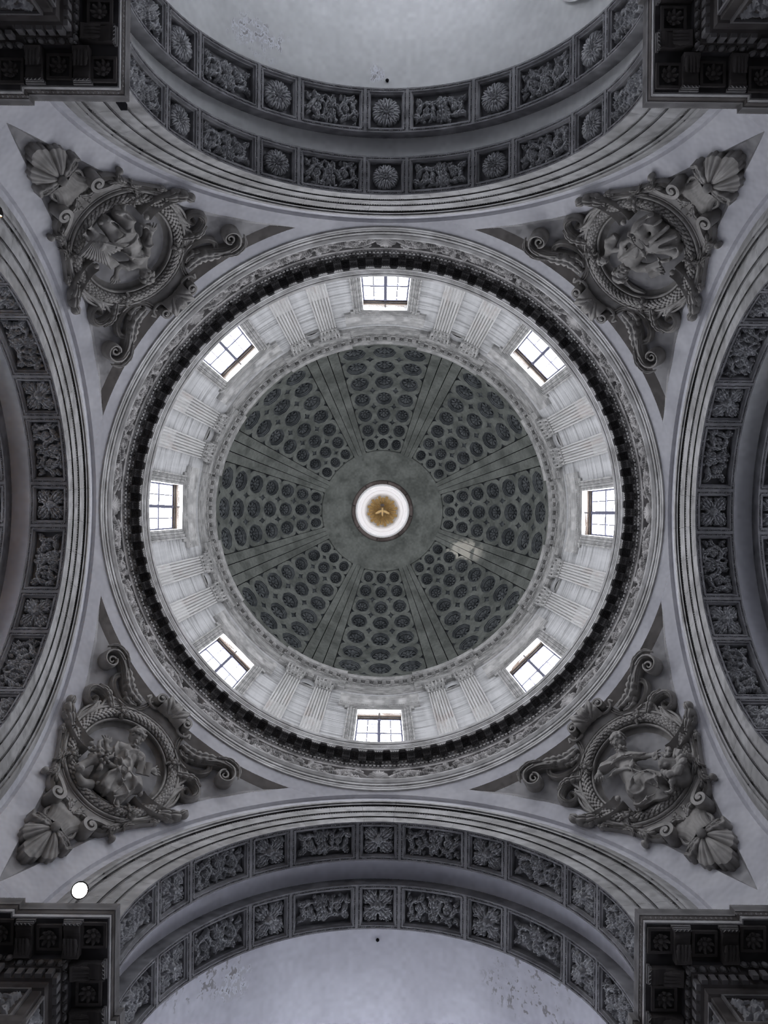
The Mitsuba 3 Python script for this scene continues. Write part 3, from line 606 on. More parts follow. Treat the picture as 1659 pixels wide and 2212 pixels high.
for k in range(8):
    for s in (-1, 1):
        A = num('pilaster'); a = 22.5 + 45 * k + s * PO; R = Rz(a + DR)
        first = k if s < 0 else (k + 1) % 8
        tag(A, f'fluted pale pilaster just {"clockwise" if s < 0 else "anticlockwise"} of the drum window {CLK[first]}', 'pilaster', 'paired pilasters of the drum')
        put(A + '__base', bsp, None, tw=R); put(A + '__shaft', shp, None, tw=R); put(A + '__capital', cpp, None, tw=R)
# shell-headed hollow between the capitals of each pair
nh = join([grid(np.stack([np.stack([.36 * np.cos(t) * 1.0, np.full(14, -(RD - .005)), 38.75 + .36 * np.sin(t) + EYE], -1), np.stack([.30 * np.cos(t), np.full(14, -(RD - .09)), 38.75 + .30 * np.sin(t) + EYE], -1)], 1)) for t in [np.linspace(0, PI, 14)]])
disc = np.array([[0, -(RD - .012), 38.75 + EYE]] + [[.31 * math.cos(t), -(RD - .012), 38.75 + .31 * math.sin(t) + EYE] for t in np.linspace(0, PI, 14)])
nsh = P(nh, 'cap_stone'); nd = P((disc, np.array([[0, i, i + 1] for i in range(1, 14)])), 'dark_stone'); sill = P(wbox(-.36, .36, RD - .1, RD + .1, 38.66, 38.75), 'cap_stone')
for k in range(8):
    q = 'wall_drum__niche_head' + (f'_{k:03d}' if k else ''); R = Rz(22.5 + 45 * k + DR)
    put(q, nsh, None, tw=R); put(q + '__hollow', nd, None, tw=R); put(q + '__sill', sill, None, tw=R)

# ------------------------------------------------------------------ upper entablature under the dome (trim_2), breaking forward over the pilasters
G = 'trim_2'; tag(G, 'upper entablature of the drum at the springing of the dome, with small brackets', 'entablature', kind='structure')
EP = [(9.54, 40.30), (9.34, 40.32), (9.34, 40.62), (9.325, 40.62), (9.325, 40.9), (9.30, 40.93), (9.26, 41.12), (9.26, 41.3), (9.245, 41.42), (9.22, 41.46), (9.22, 41.62), (9.18, 41.66), (9.16, 41.86), (8.97, 41.88), (8.965, 41.88), (8.965, 42.04), (8.90, 42.14), (8.88, 42.24), (8.88, 42.30), (9.2, 42.36)]
EW = 11.2
def ent(shift, a0, a1):
    pr = [(r - shift, h) for r, h in EP]; m = lathe(pr, a0, a1, 16); ends = []
    for a in (math.radians(a0), math.radians(a1)):
        ends.append(grid(np.array([[[r * math.sin(a), -r * math.cos(a), h + EYE], [(r + .16) * math.sin(a), -(r + .14) * math.cos(a), h + EYE]] for r, h in pr])))
    return join([m] + ends)
e0, e1 = P(ent(0, -EW, EW), 'cap_stone'), P(ent(.11, EW, 45 - EW), 'cap_stone')
brk = join([wbox(-.11, .11, 8.99, 9.16, 41.66, 41.86), (OCT[0] * [.09, .05, .06] + [0, -9.0, 41.70 + EYE], OCT[1])])
ros = join([(OCT[0] * [.045, .035, .03] + [.055 * math.cos(a), -9.07 + .05 * math.sin(a), 41.85 + EYE], OCT[1]) for a in np.arange(5) * 1.257])
brp, rop = P(brk, 'cap_stone'), P(ros, 'cap_stone'); nb = 0
bd = many(sc(OCT, (.04, .035, .035)), ringframes(9.225, 41.42, np.arange(-EW + .3, EW, .55))); bd2 = many(sc(OCT, (.035, .03, .035)), ringframes(9.30, 40.93, np.arange(-EW + .3, EW, .5)))
bdp = P(join([bd, bd2, many(sc(OCT, (.045, .04, .07)), ringframes(9.185, 41.56, np.arange(-EW + .3, EW, .55)))]), 'cap_stone')
for k in range(8):
    put(G + ('__window_run' + (f'_{k:03d}' if k else '')), e0, None, tw=Rz(45 * k + DR)); put(G + ('__pilaster_run' + (f'_{k:03d}' if k else '')), e1, None, tw=Rz(45 * k + DR))
    put(G + '__bead_string' + (f'_{k:03d}' if k else ''), bdp, None, tw=Rz(45 * k + DR)); stuff(G + '__bead_string' + (f'_{k:03d}' if k else ''))
    q = G + '__bead_string' + f'_{k + 8:03d}'; put(q, bdp, None, tw=Rz(45 * k + 22.5 + DR) @ T().scale([.988, .988, 1])); stuff(q)
    for i in range(16):
        a = 45 * k - EW + (i + .5) * 2 * EW / 8 if i < 8 else 45 * k + EW + (i - 7.5) * (45 - 2 * EW) / 8
        m = Rz(a + DR) @ T().translate([0, .0 if i < 8 else .11, 0])
        put(G + '__bracket' + (f'_{nb:03d}' if nb else ''), brp, None, tw=m); put(G + '__rosette' + (f'_{nb:03d}' if nb else ''), rop, None, tw=m @ Rz(1.35)); nb += 1

# ------------------------------------------------------------------ the dome (ceiling_1): ribs, coffers, crown ring
RDM, HD = 9.2, 40.1
def phi_of(px):
    lo, hi = 0.0, PI / 2
    for _ in range(50):
        m = (lo + hi) / 2
        if FOCAL * RDM * math.cos(m) / (HD + RDM * math.sin(m)) > px: lo = m
        else: hi = m
    return lo
def dome(az, ph, n=0.0):
    r = RDM - n
    return np.stack([r * np.cos(ph) * np.sin(az), -r * np.cos(ph) * np.cos(az), HD + r * np.sin(ph) + EYE], -1)
C = 'ceiling_1'; tag(C, 'dark greenish coffered dome with eight ribs, seen from below', 'dome', kind='structure')
PX_B = [356, 327.5, 295.5, 260, 226, 192, 160, 131.5]
PB = [phi_of(p) for p in PX_B]; COLA = math.radians(11.02); RIBA = math.radians(5.85)
base = lathe([((RDM + .25) * math.cos(a), HD + (RDM + .25) * math.sin(a)) for a in np.linspace(PB[0] - .2, phi_of(60), 26)], 0, 360, 120, soft=True)
put(C, base, 'dome_stone', True, tw=DRM)
def cell(row, colm):
    p0, p1 = PB[row], PB[row + 1]; pc = (p0 + p1) / 2; hp = (p1 - p0) / 2; hc = COLA / 2; cosm = math.cos(pc)
    wa, hp_ = hc * RDM * cosm, hp * RDM             # half sizes in metres
    d = .30 * min(wa, hp_) if row < 6 else .26 * min(wa, hp_)
    edge = 0.03
    n = 32; th = np.linspace(0, 2 * PI, n, endpoint=False) + PI / n
    c, s = np.cos(th), np.sin(th)
    def outer():                                     # rectangle with clipped corners (a quarter of the little diamond is left out)
        r = np.minimum(wa / np.maximum(np.abs(c), 1e-9), hp_ / np.maximum(np.abs(s), 1e-9))
        r = np.minimum(r, (wa + hp_ - d) / (np.abs(c) + np.abs(s))); return r * c, r * s
    def octo(k):
        a = wa * .80 * k; b = min(hp_ * .86, wa * 1.25) * k; q = np.cos(PI / 8) / np.cos((th % (PI / 4)) - PI / 8) if True else 1
        return a * q * c, b * q * s
    def at(x, y, dep): return dome(x / (RDM * cosm) * (cosm / np.cos(pc + y / RDM)) * np.cos(pc + y / RDM) / cosm, pc + y / RDM, -dep)
    ring = [at(*outer(), 0), at(*octo(1.0), 0), at(*octo(.97), -.022), at(*octo(.93), -.022), at(*octo(.91), .03), at(*octo(.85), .05), at(*octo(.83), .10), at(*octo(.76), .12), at(*octo(.73), .22), at(*octo(.70), .225)]
    rib = join([grid(np.stack([ring[i], ring[i + 1]], 1), True) for i in range(2)])
    pit = join([grid(np.stack([ring[i], ring[i + 1]], 1), True) for i in range(2, 9)])
    cen = at(np.zeros(1), np.zeros(1), .225); cap = (np.vstack([ring[-1], cen]), np.array([[i, (i + 1) % n, n] for i in range(n)]))
    pit = join([pit, cap])
    # rosette in the pit
    A, B = wa * .8 * .66, min(hp_ * .86, wa * 1.25) * .66; m = []
    def q(x, y, dep): return at(x * A, y * B, dep)
    for k in range(8):
        a = k * PI / 4; t = np.linspace(0, 1, 4)[:, None]; u = np.linspace(-1, 1, 3)[None]
        rad = .25 + .7 * t + 0 * u; an = a + u * .33 * np.sin(PI * (t * .7 + .2)); hgt = .19 - .13 * np.sin(PI * t * .8) * (1 - .5 * u * u)
        m.append(grid(q(rad * np.cos(an), rad * np.sin(an), hgt)))
    t = np.linspace(0, 1, 4)[:, None]; an = np.linspace(0, 2 * PI, 10)[None]
    m.append(grid(q(.28 * np.sin(t * PI / 2) * np.cos(an), .28 * np.sin(t * PI / 2) * np.sin(an), .16 - .12 * np.cos(t * PI / 2) + 0 * an)))
    # the little diamond at the upper corner
    return rib, pit, join(m), d
def diamond(row, colm, d):
    """pit at the corner between rows row and row+1; colm -1.5 / 1.5 are the half diamonds against the ribs"""
    pc = PB[row + 1]; cm = math.cos(pc); az0 = colm * COLA
    f = lambda x, y, dep: dome(az0 + x / (RDM * cm), pc + y / RDM, -dep)
    x = np.array([-1, 0, 1, 0.0]) * d; y = np.array([0, -1, 0, 1.0]) * d
    if colm < -1: x = np.maximum(x, 0)
    if colm > 1: x = np.minimum(x, 0)
    if row == 6: y = np.minimum(y, 0)
    if row < 0: y = np.maximum(y, 0)
    cx, cy = x.mean(), y.mean(); k = lambda s: (cx + (x - cx) * s, cy + (y - cy) * s)
    rg = [f(*k(1), 0), f(*k(.86), 0), f(*k(.8), .07), f(*k(.55), .12)]
    m = join([grid(np.stack([rg[i], rg[i + 1]], 1), True) for i in range(3)] + [(rg[3], np.array([[0, 1, 2], [0, 2, 3]]))])
    return m
n1, n2 = 0, 0
def ct(name, i): return C + '__' + name + (f'_{i:03d}' if i else '')
for row in range(7):
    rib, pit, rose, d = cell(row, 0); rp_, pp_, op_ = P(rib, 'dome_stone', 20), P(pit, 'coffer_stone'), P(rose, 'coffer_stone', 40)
    if row == 0: d0 = {c: P(diamond(-1, c, d), 'coffer_stone') for c in (-1.5, -.5, .5, 1.5)}
    dm = {c: P(diamond(row, c, d), 'coffer_stone') for c in (-1.5, -.5, .5, 1.5)}
    for k in range(8):
        for colm in (-1, 0, 1):
            R = Rz(45 * k + colm * math.degrees(COLA) + DR); q = ct('coffer', n1); n1 += 1
            put(q, pp_, None, tw=R); put(q + '__rosette', op_, None, tw=R); put(q + '__margin', rp_, None, tw=R)
        if True:
            if row == 0:
                for c in (-1.5, -.5, .5, 1.5): put(ct('triangle_coffer', n2), d0[c], None, tw=Rz(45 * k + DR)); n2 += 1
            for c in (-1.5, -.5, .5, 1.5): put(ct('diamond_coffer' if abs(c) < 1 and row < 6 else 'triangle_coffer', n2), dm[c], None, tw=Rz(45 * k + DR)); n2 += 1
def rib():
    out = []
    for i, (a0, a1, n) in enumerate(((-5.75, -2.15, .05), (-1.95, 1.95, .085), (2.15, 5.75, .05))):
        az = np.radians(np.array([a0, a0 + .04, a1 - .04, a1])); ph = np.linspace(PB[0] - .03, PB[-1] + .012, 24)
        N = np.array([-.06, n, n, -.06])
        out.append(grid(dome(22.5 * PI / 180 + az[None] + 0 * ph[:, None], ph[:, None] + 0 * az[None], N[None] + 0 * ph[:, None])))
    return out
rbs = [P(q, 'dome_stone') for q in rib()]
bot = P(grid(dome(np.radians(np.linspace(-17, 17, 20))[None] + np.zeros((2, 1)), np.array([PB[0] - .08, PB[0]])[:, None] + np.zeros((1, 20)), 0.0)), 'dome_stone')
for k in range(8):
    for i in range(3): put(ct('rib', k) + '__strip' + (f'_{i:03d}' if i else ''), rbs[i], None, tw=Rz(45 * k + DR))
    put(ct('springing_course', k), bot, None, tw=Rz(45 * k + DR))
pr = [(131.8, -.03), (130.6, -.03), (130.2, .05), (118, .05), (100, .05), (84, .05), (78, .06), (74, .08), (70, .08), (67, .10), (65.5, .06), (64, .08)]
put(C + '__crown_ring', lathe([((RDM - n) * math.cos(phi_of(p)), HD + (RDM - n) * math.sin(phi_of(p))) for p, n in pr], 0, 360, 140), 'dome_stone', 30, tw=DRM)
HO = HD + RDM * math.sin(phi_of(62)); RO = FOCAL
rim = [(62 + 3.2 * math.cos(t) * 1.3, .14 + .12 * math.sin(t)) for t in np.linspace(-.6, PI + .9, 12)]
rimp = [(px * HO / FOCAL, HO - n) for px, n in rim]
put(C + '__oculus_rim', lathe(rimp, 0, 360, 90, soft=True), 'brown_mould', True); labels[C + '__oculus_rim'] = {'label': 'dark brown round moulding of the oculus'}
for i, a in enumerate(np.arange(8) * 45 + 10): put(C + '__rim_block' + (f'_{i:03d}' if i else ''), many(box(0, 0, 0, .03, .14, .16), ringframes(62 * HO / FOCAL, HO - .24, [a])), 'black')
# lantern: white shaft, its lit windows above sight, shallow white vault with the gilded sunburst
RL = 54.5 * HO / FOCAL
put('ceiling_2', lathe([(RL + .15, HO + .02), (RL, HO + .02), (RL, HO + 1.0), (RL + .15, HO + 1.0)], 0, 360, 80), 'white_paint'); tag('ceiling_2', 'small white vault of the lantern above the oculus', 'lantern', kind='structure')
put('ceiling_2__shaft', lathe([(RL + .15, HO + 1.0), (RL + .15, HO + 1.5), (RL + .15, HO + 4.2), (RL + .15, HO + 5.2)], 0, 360, 80), 'white_paint')
HV = HO + 5.2
put('ceiling_2__vault', lathe([(RL + .15, HV), (RL + .05, HV + .02), (RL + .02, HV + .12), (RL - .12, HV + .14), (RL - .16, HV + .3), (RL - .34, HV + .42), (RL - .36, HV + .52), (1.02, HV + .70), (.6, HV + .8), (.01, HV + .85)], 0, 360, 80), 'white_paint', 25)
for k in range(8):
    m = grid(np.array([[[-.36, -RL - .10, HO + 1.5 + EYE], [.36, -RL - .10, HO + 1.5 + EYE]], [[-.36, -RL - .10, HO + 4.2 + EYE], [.36, -RL - .10, HO + 4.2 + EYE]]]))
    w = f'ceiling_2__lantern_pane' + (f'_{k:03d}' if k else ''); put(w, m, 'pane_glass', tw=Rz(45 * k + 22.5), em=SKY_LANTERN)
S = 'sunburst'; tag(S, 'gilded sunburst of rays around a small dove, on the white lantern vault', 'sunburst')
HSB = HV + .45; RSB = 33.5 * HSB / FOCAL
rays = []
for k in range(24):
    a = 2 * PI * k / 24 + .05; ln = RSB * (1.0 if k % 2 else .90); w = RSB * .118
    for o in (-1, 0, 1):
        b = a + o * .072; c, s = math.cos(b), math.sin(b); l2 = ln * (1 if o == 0 else .965)
        q = np.array([[.12 * c, .12 * s], [l2 * .55 * c - w * .2 * s, l2 * .55 * s + w * .2 * c], [l2 * c - w * .33 * s, l2 * s + w * .33 * c], [l2 * c + w * .33 * s, l2 * s - w * .33 * c], [l2 * .55 * c + w * .2 * s, l2 * .55 * s - w * .2 * c]])
        V = np.c_[q, np.full(5, HSB + EYE)]; ctr = np.array([[l2 * .6 * c, l2 * .6 * s, HSB - .10 + EYE]]); tip = np.array([[l2 * c, l2 * s, HSB - .06 + EYE]])
        V2 = np.vstack([V, ctr, tip, V + [0, 0, .12]])
        rays.append((V2, np.array([[0, 1, 5], [1, 2, 5], [2, 6, 5], [6, 3, 5], [3, 4, 5], [4, 0, 5], [2, 3, 6], [0, 1, 8], [0, 8, 7], [1, 2, 9], [1, 9, 8], [2, 3, 10], [2, 10, 9], [3, 4, 11], [3, 11, 10], [4, 0, 7], [4, 7, 11]])))
for i in range(24): put(S + '__ray' + (f'_{i:03d}' if i else ''), join(rays[3 * i:3 * i + 3]), 'gold')
z0 = HSB - .22 + EYE
dove = join([blob((0, .02, z0), (.085, .19, .07), ICO2), blob((0, -.2, z0), (.055, .06, .05)), blob((0, .24, z0), (.06, .10, .02))] + [leaf3((s * .05, -.02, z0), (s * .52, .16, z0 - .02), .12, (.2 * s, 1, 0), nrm=(0, 0, -1), curl=.05) for s in (-1, 1)])
put(S + '__dove', dove, 'gold', 40); labels[S + '__dove'] = {'label': 'small gilded dove with spread wings'}
put(S + '__halo', lathe([(.0, 0), (.13, 0)], 0, 360, 20) if False else blob((0, -.42, z0 + .03), (.14, .1, .03), ICO2), 'brown_mould')

# ------------------------------------------------------------------ the four corner piers with their entablatures
PATH = np.array([(5.33, 16), (5.33, 10.7), (5.45, 10.7), (5.45, 8.5), (7.46, 8.5), (7.46, 8.4), (8.4, 8.4), (8.4, 7.46), (8.5, 7.46), (8.5, 5.45), (10.7, 5.45), (10.7, 5.33), (16, 5.33)], float)
def psweep(prof):
    out = []
    for (d0, h0), (d1, h1) in zip(prof[:-1], prof[1:]):
        q = lambda d, h: np.c_[-(PATH + d), np.full(len(PATH), h + EYE)]
        out.append(grid(np.stack([q(d0, h0), q(d1, h1)], 1)))
    return join(out)
cy = [(.00, 16.80), (.0, 16.775), (.004, 16.75), (.012, 16.72), (.022, 16.69), (.03, 16.66), (.034, 16.63), (.034, 16.60), (.045, 16.60)]
pier_parts = {
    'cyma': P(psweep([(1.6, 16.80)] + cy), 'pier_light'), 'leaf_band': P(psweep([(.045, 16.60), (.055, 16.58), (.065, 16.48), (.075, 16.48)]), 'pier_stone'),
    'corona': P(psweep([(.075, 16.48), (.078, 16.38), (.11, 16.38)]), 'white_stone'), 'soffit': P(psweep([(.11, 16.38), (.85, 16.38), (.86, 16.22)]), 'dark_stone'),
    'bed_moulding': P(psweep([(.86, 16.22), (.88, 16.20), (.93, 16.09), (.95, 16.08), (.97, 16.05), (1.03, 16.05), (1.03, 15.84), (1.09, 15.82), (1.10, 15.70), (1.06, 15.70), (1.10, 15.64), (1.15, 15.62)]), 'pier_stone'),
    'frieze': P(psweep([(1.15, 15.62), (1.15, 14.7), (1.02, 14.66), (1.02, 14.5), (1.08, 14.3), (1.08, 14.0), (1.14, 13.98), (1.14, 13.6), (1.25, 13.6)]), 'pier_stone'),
    'shaft': P(psweep([(1.25, 13.6), (1.25, -EYE)]), 'plaster')}
def loc(axis, s, d, h):
    """frame on the entablature: axis 'b' for the edge facing the crossing (s = |x|), 'a' for the edge facing the arm (s = |y|)"""
    if axis == 'b': X, Y, p = (-1, 0, 0), (0, -1, 0), (-s, -d, h + EYE)
    else: X, Y, p = (0, 1, 0), (-1, 0, 0), (-d, -s, h + EYE)
    Z = (0, 0, 1) if axis == 'b' else (0, 0, 1)
    return np.stack([X, Y, Z, p], -1).astype(float)
def M4(fr): m = np.eye(4); m[:3] = fr; return T(m)
def edge0(axis, s): return float(np.interp(s, [5.4, 7.45, 7.47, 8.4], [8.5, 8.5, 8.4, 8.4])) if axis == 'b' else float(np.interp(s, [8.4, 10.69, 10.71, 20], [5.45, 5.45, 5.33, 5.33]))
def pmod():
    pr = [(.84, 0), (.84, -.20), (.80, -.25), (.72, -.24), (.6, -.17), (.48, -.13), (.34, -.14), (.25, -.17), (.18, -.15), (.15, -.08), (.15, 0)]; hw = .16
    S = lambda x: np.array([[x, d, h] for d, h in pr]); m = [grid(np.stack([S(-hw), S(hw)], 1))] + [(S(x), np.array([[0, i, i + 1] for i in range(1, len(pr) - 1)])) for x in (-hw, hw)]
    lf = [leaf3((x, .78, -.24), (x * 1.1, .34, -.16), .06, (1, 0, 0), nrm=(0, 0, -1), curl=.05) for x in (-.1, -.03, .03, .1)]
    cap = [box(0, .145, -.03, .40, .06, .06), box(0, .16, -.085, .37, .05, .04), box(0, .17, -.12, .35, .04, .03)] + [leaf3((x, .19, -.13), (x, .16, -.26), .05, (1, 0, 0), nrm=(0, -1, 0), curl=.04) for x in (-.12, -.04, .04, .12)]
    return join(m + lf), join(cap)
pm, pc_ = pmod(); pmp, pcp = P(pm, 'pier_stone'), P(pc_, 'pier_light')
pcf = P(join([box(0, s * .235, -.025, .53, .06, .07) for s in (-1, 1)] + [box(s * .235, 0, -.025, .06, .53, .07) for s in (-1, 1)]), 'pier_stone')
prs = P(join([leaf3((.04 * math.cos(a), .04 * math.sin(a), -.03), (.19 * math.cos(a), .19 * math.sin(a), -.02), .06, (-math.sin(a), math.cos(a), 0), nrm=(0, 0, -1), curl=.05) for a in np.arange(8) * PI / 4] + [blob((0, 0, -.05), .06)]), 'pier_stone')
peg = P(join([(ICO2[0] * [.062, .05, .085], ICO2[1]), grid(np.stack([np.c_[.082 * np.cos(t), 0 * t + .015, .10 * np.sin(t)] for t in [np.linspace(-PI, 0, 9)]] + [np.c_[.095 * np.cos(t), 0 * t - .03, .115 * np.sin(t)] for t in [np.linspace(-PI, 0, 9)]], 1)), (OCT[0] * [.014, .04, .09] + [.105, 0, -.01], OCT[1])]), 'pier_light')
pdt = P(box(0, 0, 0, .125, .09, .20), 'pier_light')
def relief_panel(w, seed):
    h = .74; R = Relief(w, h, int(w / .026), 30); g = np.random.default_rng(seed); n = max(1, round(w / .8))
    for i in range(n):
        x = -w / 2 + (i + .5) * w / n; R.scroll(x, 0, .29, 1.5 + i, 1.2 * (-1) ** i, .13, 7, seed=seed + i, core='grapes' if i % 2 else 'flower')
    for i in range(4 * n):
        x = -w / 2 + (i + .5) * w / (4 * n); y = .28 * (-1) ** i; R.stroke([(x, y), (x + .1, y * .6), (x + .2, y * .9)], .07, .11, lobes=3)
    return R.mesh(lambda x, y, H: np.stack([x, .01 - H, y], -1), .012)
rpa, rpb = P(relief_panel(1.55, 3), 'carved_stone', True), P(relief_panel(2.1, 8), 'carved_stone', True)
rfr = {w: P(join([box(0, -.02, s * .42, w + .12, .06, .05) for s in (-1, 1)] + [box(s * (w / 2 + .04), -.02, 0, .05, .06, .86) for s in (-1, 1)]), 'pier_light') for w in (1.55, 2.1)}
lfb = []
for ax, s0, s1 in (('b', 5.6, 8.3), ('a', 8.7, 14)):
    for s in np.arange(s0, s1, .105): lfb.append(loc(ax, s, edge0(ax, s) + .058, 16.53))
lfbp = P(many(sc(OCT, (.032, .03, .05)), lfb), 'pier_light')
for k, cn in enumerate(['upper left', 'upper right', 'lower right', 'lower left']):
    A = num('pier'); R = Rz(90 * k)
    tag(A, f'dark corner pier with a deep carved cornice at the {cn} corner of the photo', 'pier', 'corner piers of the crossing')
    for nm, q in pier_parts.items(): put(A + '__' + nm, q, None, tw=R)
    put(A + '__leaf_string', lfbp, None, tw=R); stuff(A + '__leaf_string')
    cnt = {}
    def pp(nm, q, fr, sub=None):
        cnt[nm] = cnt.get(nm, -1) + 1; key = A + '__' + nm + (f'_{cnt[nm]:03d}' if cnt[nm] else '')
        put(key, q, None, tw=R @ M4(fr)); return key
    # NW pier: its crossing edge is 'b', its arm edge 'a'; on the NE pier the roles are swapped by the rotation, so both edges get everything
    for ax, mods, cofs, eggs in (('b', (6.26, 7.24, 8.3), (5.84, 6.75, 7.75), (6.42, 8.3)), ('a', (9.62, 10.6, 11.6, 12.6), (10.11, 11.1, 12.1), (9.45, 13))):
        for mirror in (False, True):
            Q = (lambda fr: fr) if not mirror else (lambda fr: np.stack([fr[[1, 0, 2], 0], fr[[1, 0, 2], 1], fr[:, 2], fr[[1, 0, 2], 3]], -1) * np.array([[-1 if False else 1, 1, 1, 1]]))
            for s in mods:
                key = pp('modillion', pmp, Q(loc(ax, s, edge0(ax, s), 16.38))); scene[key + '__cap'] = {**pcp, 'to_world': scene[key]['to_world']}
            for s in cofs:
                key = pp('soffit_coffer', pcf, Q(loc(ax, s, edge0(ax, s) + (.43 if s < 6 else .48), 16.38))); scene[key + '__rosette'] = {**prs, 'to_world': scene[key]['to_world']}
            for s in np.arange(eggs[0], eggs[1], .212): pp('egg', peg, Q(loc(ax, s, edge0(ax, s) + .895, 16.145)))
            for s in np.arange(eggs[0] + .14, eggs[1], .205): pp('dentil', pdt, Q(loc(ax, s, edge0(ax, s) + .985, 15.94)))
            w, mid, q = (1.55, 7.62, rpa) if ax == 'b' else (2.1, 10.85, rpb)
            fr = Q(loc(ax, mid, (9.63 if ax == 'b' else 6.58), 15.17)); pp('frieze_relief', q, fr); pp('frieze_frame', rfr[w], fr)
# lamps and a small box on the cornices
def lamp(name, pos, aim, rad, label, power):
    tag(name, label, 'lamp')
    z = np.array(aim, float) - pos; z /= np.linalg.norm(z); x = np.cross([0, 0, 1], z); x /= np.linalg.norm(x); y = np.cross(z, x)
    m = np.eye(4); m[:3, 0], m[:3, 1], m[:3, 2], m[:3, 3] = x, y, z, pos; m = T(m)
    t = np.linspace(0, 2 * PI, 33)[:-1]; ring = lambda r, d: np.stack([r * np.cos(t), r * np.sin(t), 0 * t + d], -1)
    put(name + '__housing', join([grid(np.stack([ring(rad, .03), ring(rad + .02, .03), ring(rad + .02, -.02), ring(rad * .8, -.14), ring(rad * .3, -.2), ring(.001, -.2)], 1), True)]), 'iron', tw=m)
    put(name + '__lens', (np.vstack([ring(rad, .01), [[0, 0, .01]]]), np.array([[i, (i + 1) % 32, 32] for i in range(32)])), 'white_paint', tw=m, em=power)
    p = np.array(pos) * np.array([1.03, 1.03, 1]); foot = 16.80 + EYE
    put(name + '__stand', join([box(p[0], p[1], (foot + p[2] - .12) / 2, .04, .04, p[2] - .12 - foot), box(p[0], p[1], foot + .015, .3, .3, .03)]), 'iron')
lamp('floodlight', np.array([-6.62, 8.62, 17.62 + EYE]), (-2, 3, 1), .165, 'small round lit floodlight on the cornice of the lower left pier', (95, 78, 55))
lamp('floodlight_001', np.array([-8.74, -6.46, 17.75 + EYE]), (-9.2, -3.0, 19.4), .15, 'warm floodlight cut by the left edge of the photo', (260, 150, 55))
tag('black_box', 'small black box at the corner of the upper left cornice', 'box')
put('black_box', trimesh.util.concatenate([trimesh.creation.box((.14, .13, .48), T_) for T_ in [trimesh.transformations.translation_matrix((-5.72, -8.63, 17.04 + EYE))]]), 'black')
for nm, (x, y) in {'hook': (.02, -13.75), 'hook_001': (.0, 13.85)}.items():
    tag(nm, f'tiny dark hook in the {"top" if y < 0 else "bottom"} plaster vault', 'hook'); put(nm, blob((x, y, HS + 6.36 + EYE), .055), 'black')

# ------------------------------------------------------------------ stucco cartouches on the pendentives, in (u right, v up, n out of the wall)
LON, LAT = math.radians(135), math.radians(27)
Cc = np.array([math.cos(LAT) * math.cos(LON), math.cos(LAT) * math.sin(LON), math.sin(LAT)])
Ev = np.array([-math.sin(LAT) * math.cos(LON), -math.sin(LAT) * math.sin(LON), math.cos(LAT)]); Eu = np.cross(Cc, Ev)
def pend(V):
    V = np.asarray(V, float); u, v, n = V[..., 0], V[..., 1], V[..., 2]
    rho = np.hypot(u, v) + 1e-9; a = rho / RS
    d = np.cos(a)[..., None] * Cc + (np.sin(a) / rho)[..., None] * (u[..., None] * Eu + v[..., None] * Ev)
    return d * (RS - n)[..., None] + np.array([0, 0, HS + EYE])
def W(m, drop=True):
    v = np.array(m[0], float)
    if drop: v[:, 1] -= .80 * (float(np.median(v[:, 2])) if drop is True else drop)   # raised parts sit lower than their outline seen from the floor
    return pend(v), m[1]
def strap(path, sec, scale, n0=0.0, cap=True):
    """closed section (side, height) carried along a path (u, v[, n])"""
    p = np.asarray(path, float); N = len(p); nn = p[:, 2] if p.shape[1] > 2 else np.zeros(N)
    tg = np.gradient(p[:, :2], axis=0); tg /= np.linalg.norm(tg, axis=1, keepdims=True) + 1e-12; sd = np.stack([-tg[:, 1], tg[:, 0]], -1)
    sec = np.asarray(sec, float); scale = np.broadcast_to(np.asarray(scale, float).reshape(-1, 1) if np.ndim(scale) < 2 else scale, (N, 2))
    Q = np.concatenate([p[:, None, :2] + sd[:, None] * (sec[None, :, :1] * scale[:, None, :1]), (n0 + nn[:, None] + sec[None, :, 1] * scale[:, None, 1])[..., None]], -1)
    Q = np.concatenate([Q, Q[:, :1]], 1); v, f = grid(Q)
    if cap:
        k = len(sec) + 1
        for e in (0, N - 1):
            c = len(v); v = np.vstack([v, Q[e, :-1].mean(0)]); f = np.vstack([f, [[e * k + i, e * k + i + 1, c] for i in range(k - 1)]])
    return v, f
ROUND = [(math.cos(a), math.sin(a)) for a in np.linspace(0, 2 * PI, 13)[:-1]]
CHAN = [(-1, -1), (-1, .7), (-.8, 1), (-.6, .75), (-.3, .45), (0, .38), (.3, .45), (.6, .75), (.8, 1), (1, .7), (1, -1)]
REED = [(-1, -1), (-1, .35), (-.82, .6), (-.62, .55), (-.55, .78), (-.28, .95), (-.1, .8), (.05, 1.0), (.3, .95), (.48, .72), (.6, .74), (.8, .5), (1, .3), (1, -1)]
def mir(m, s): return (m[0] * [s, 1, 1], m[1])
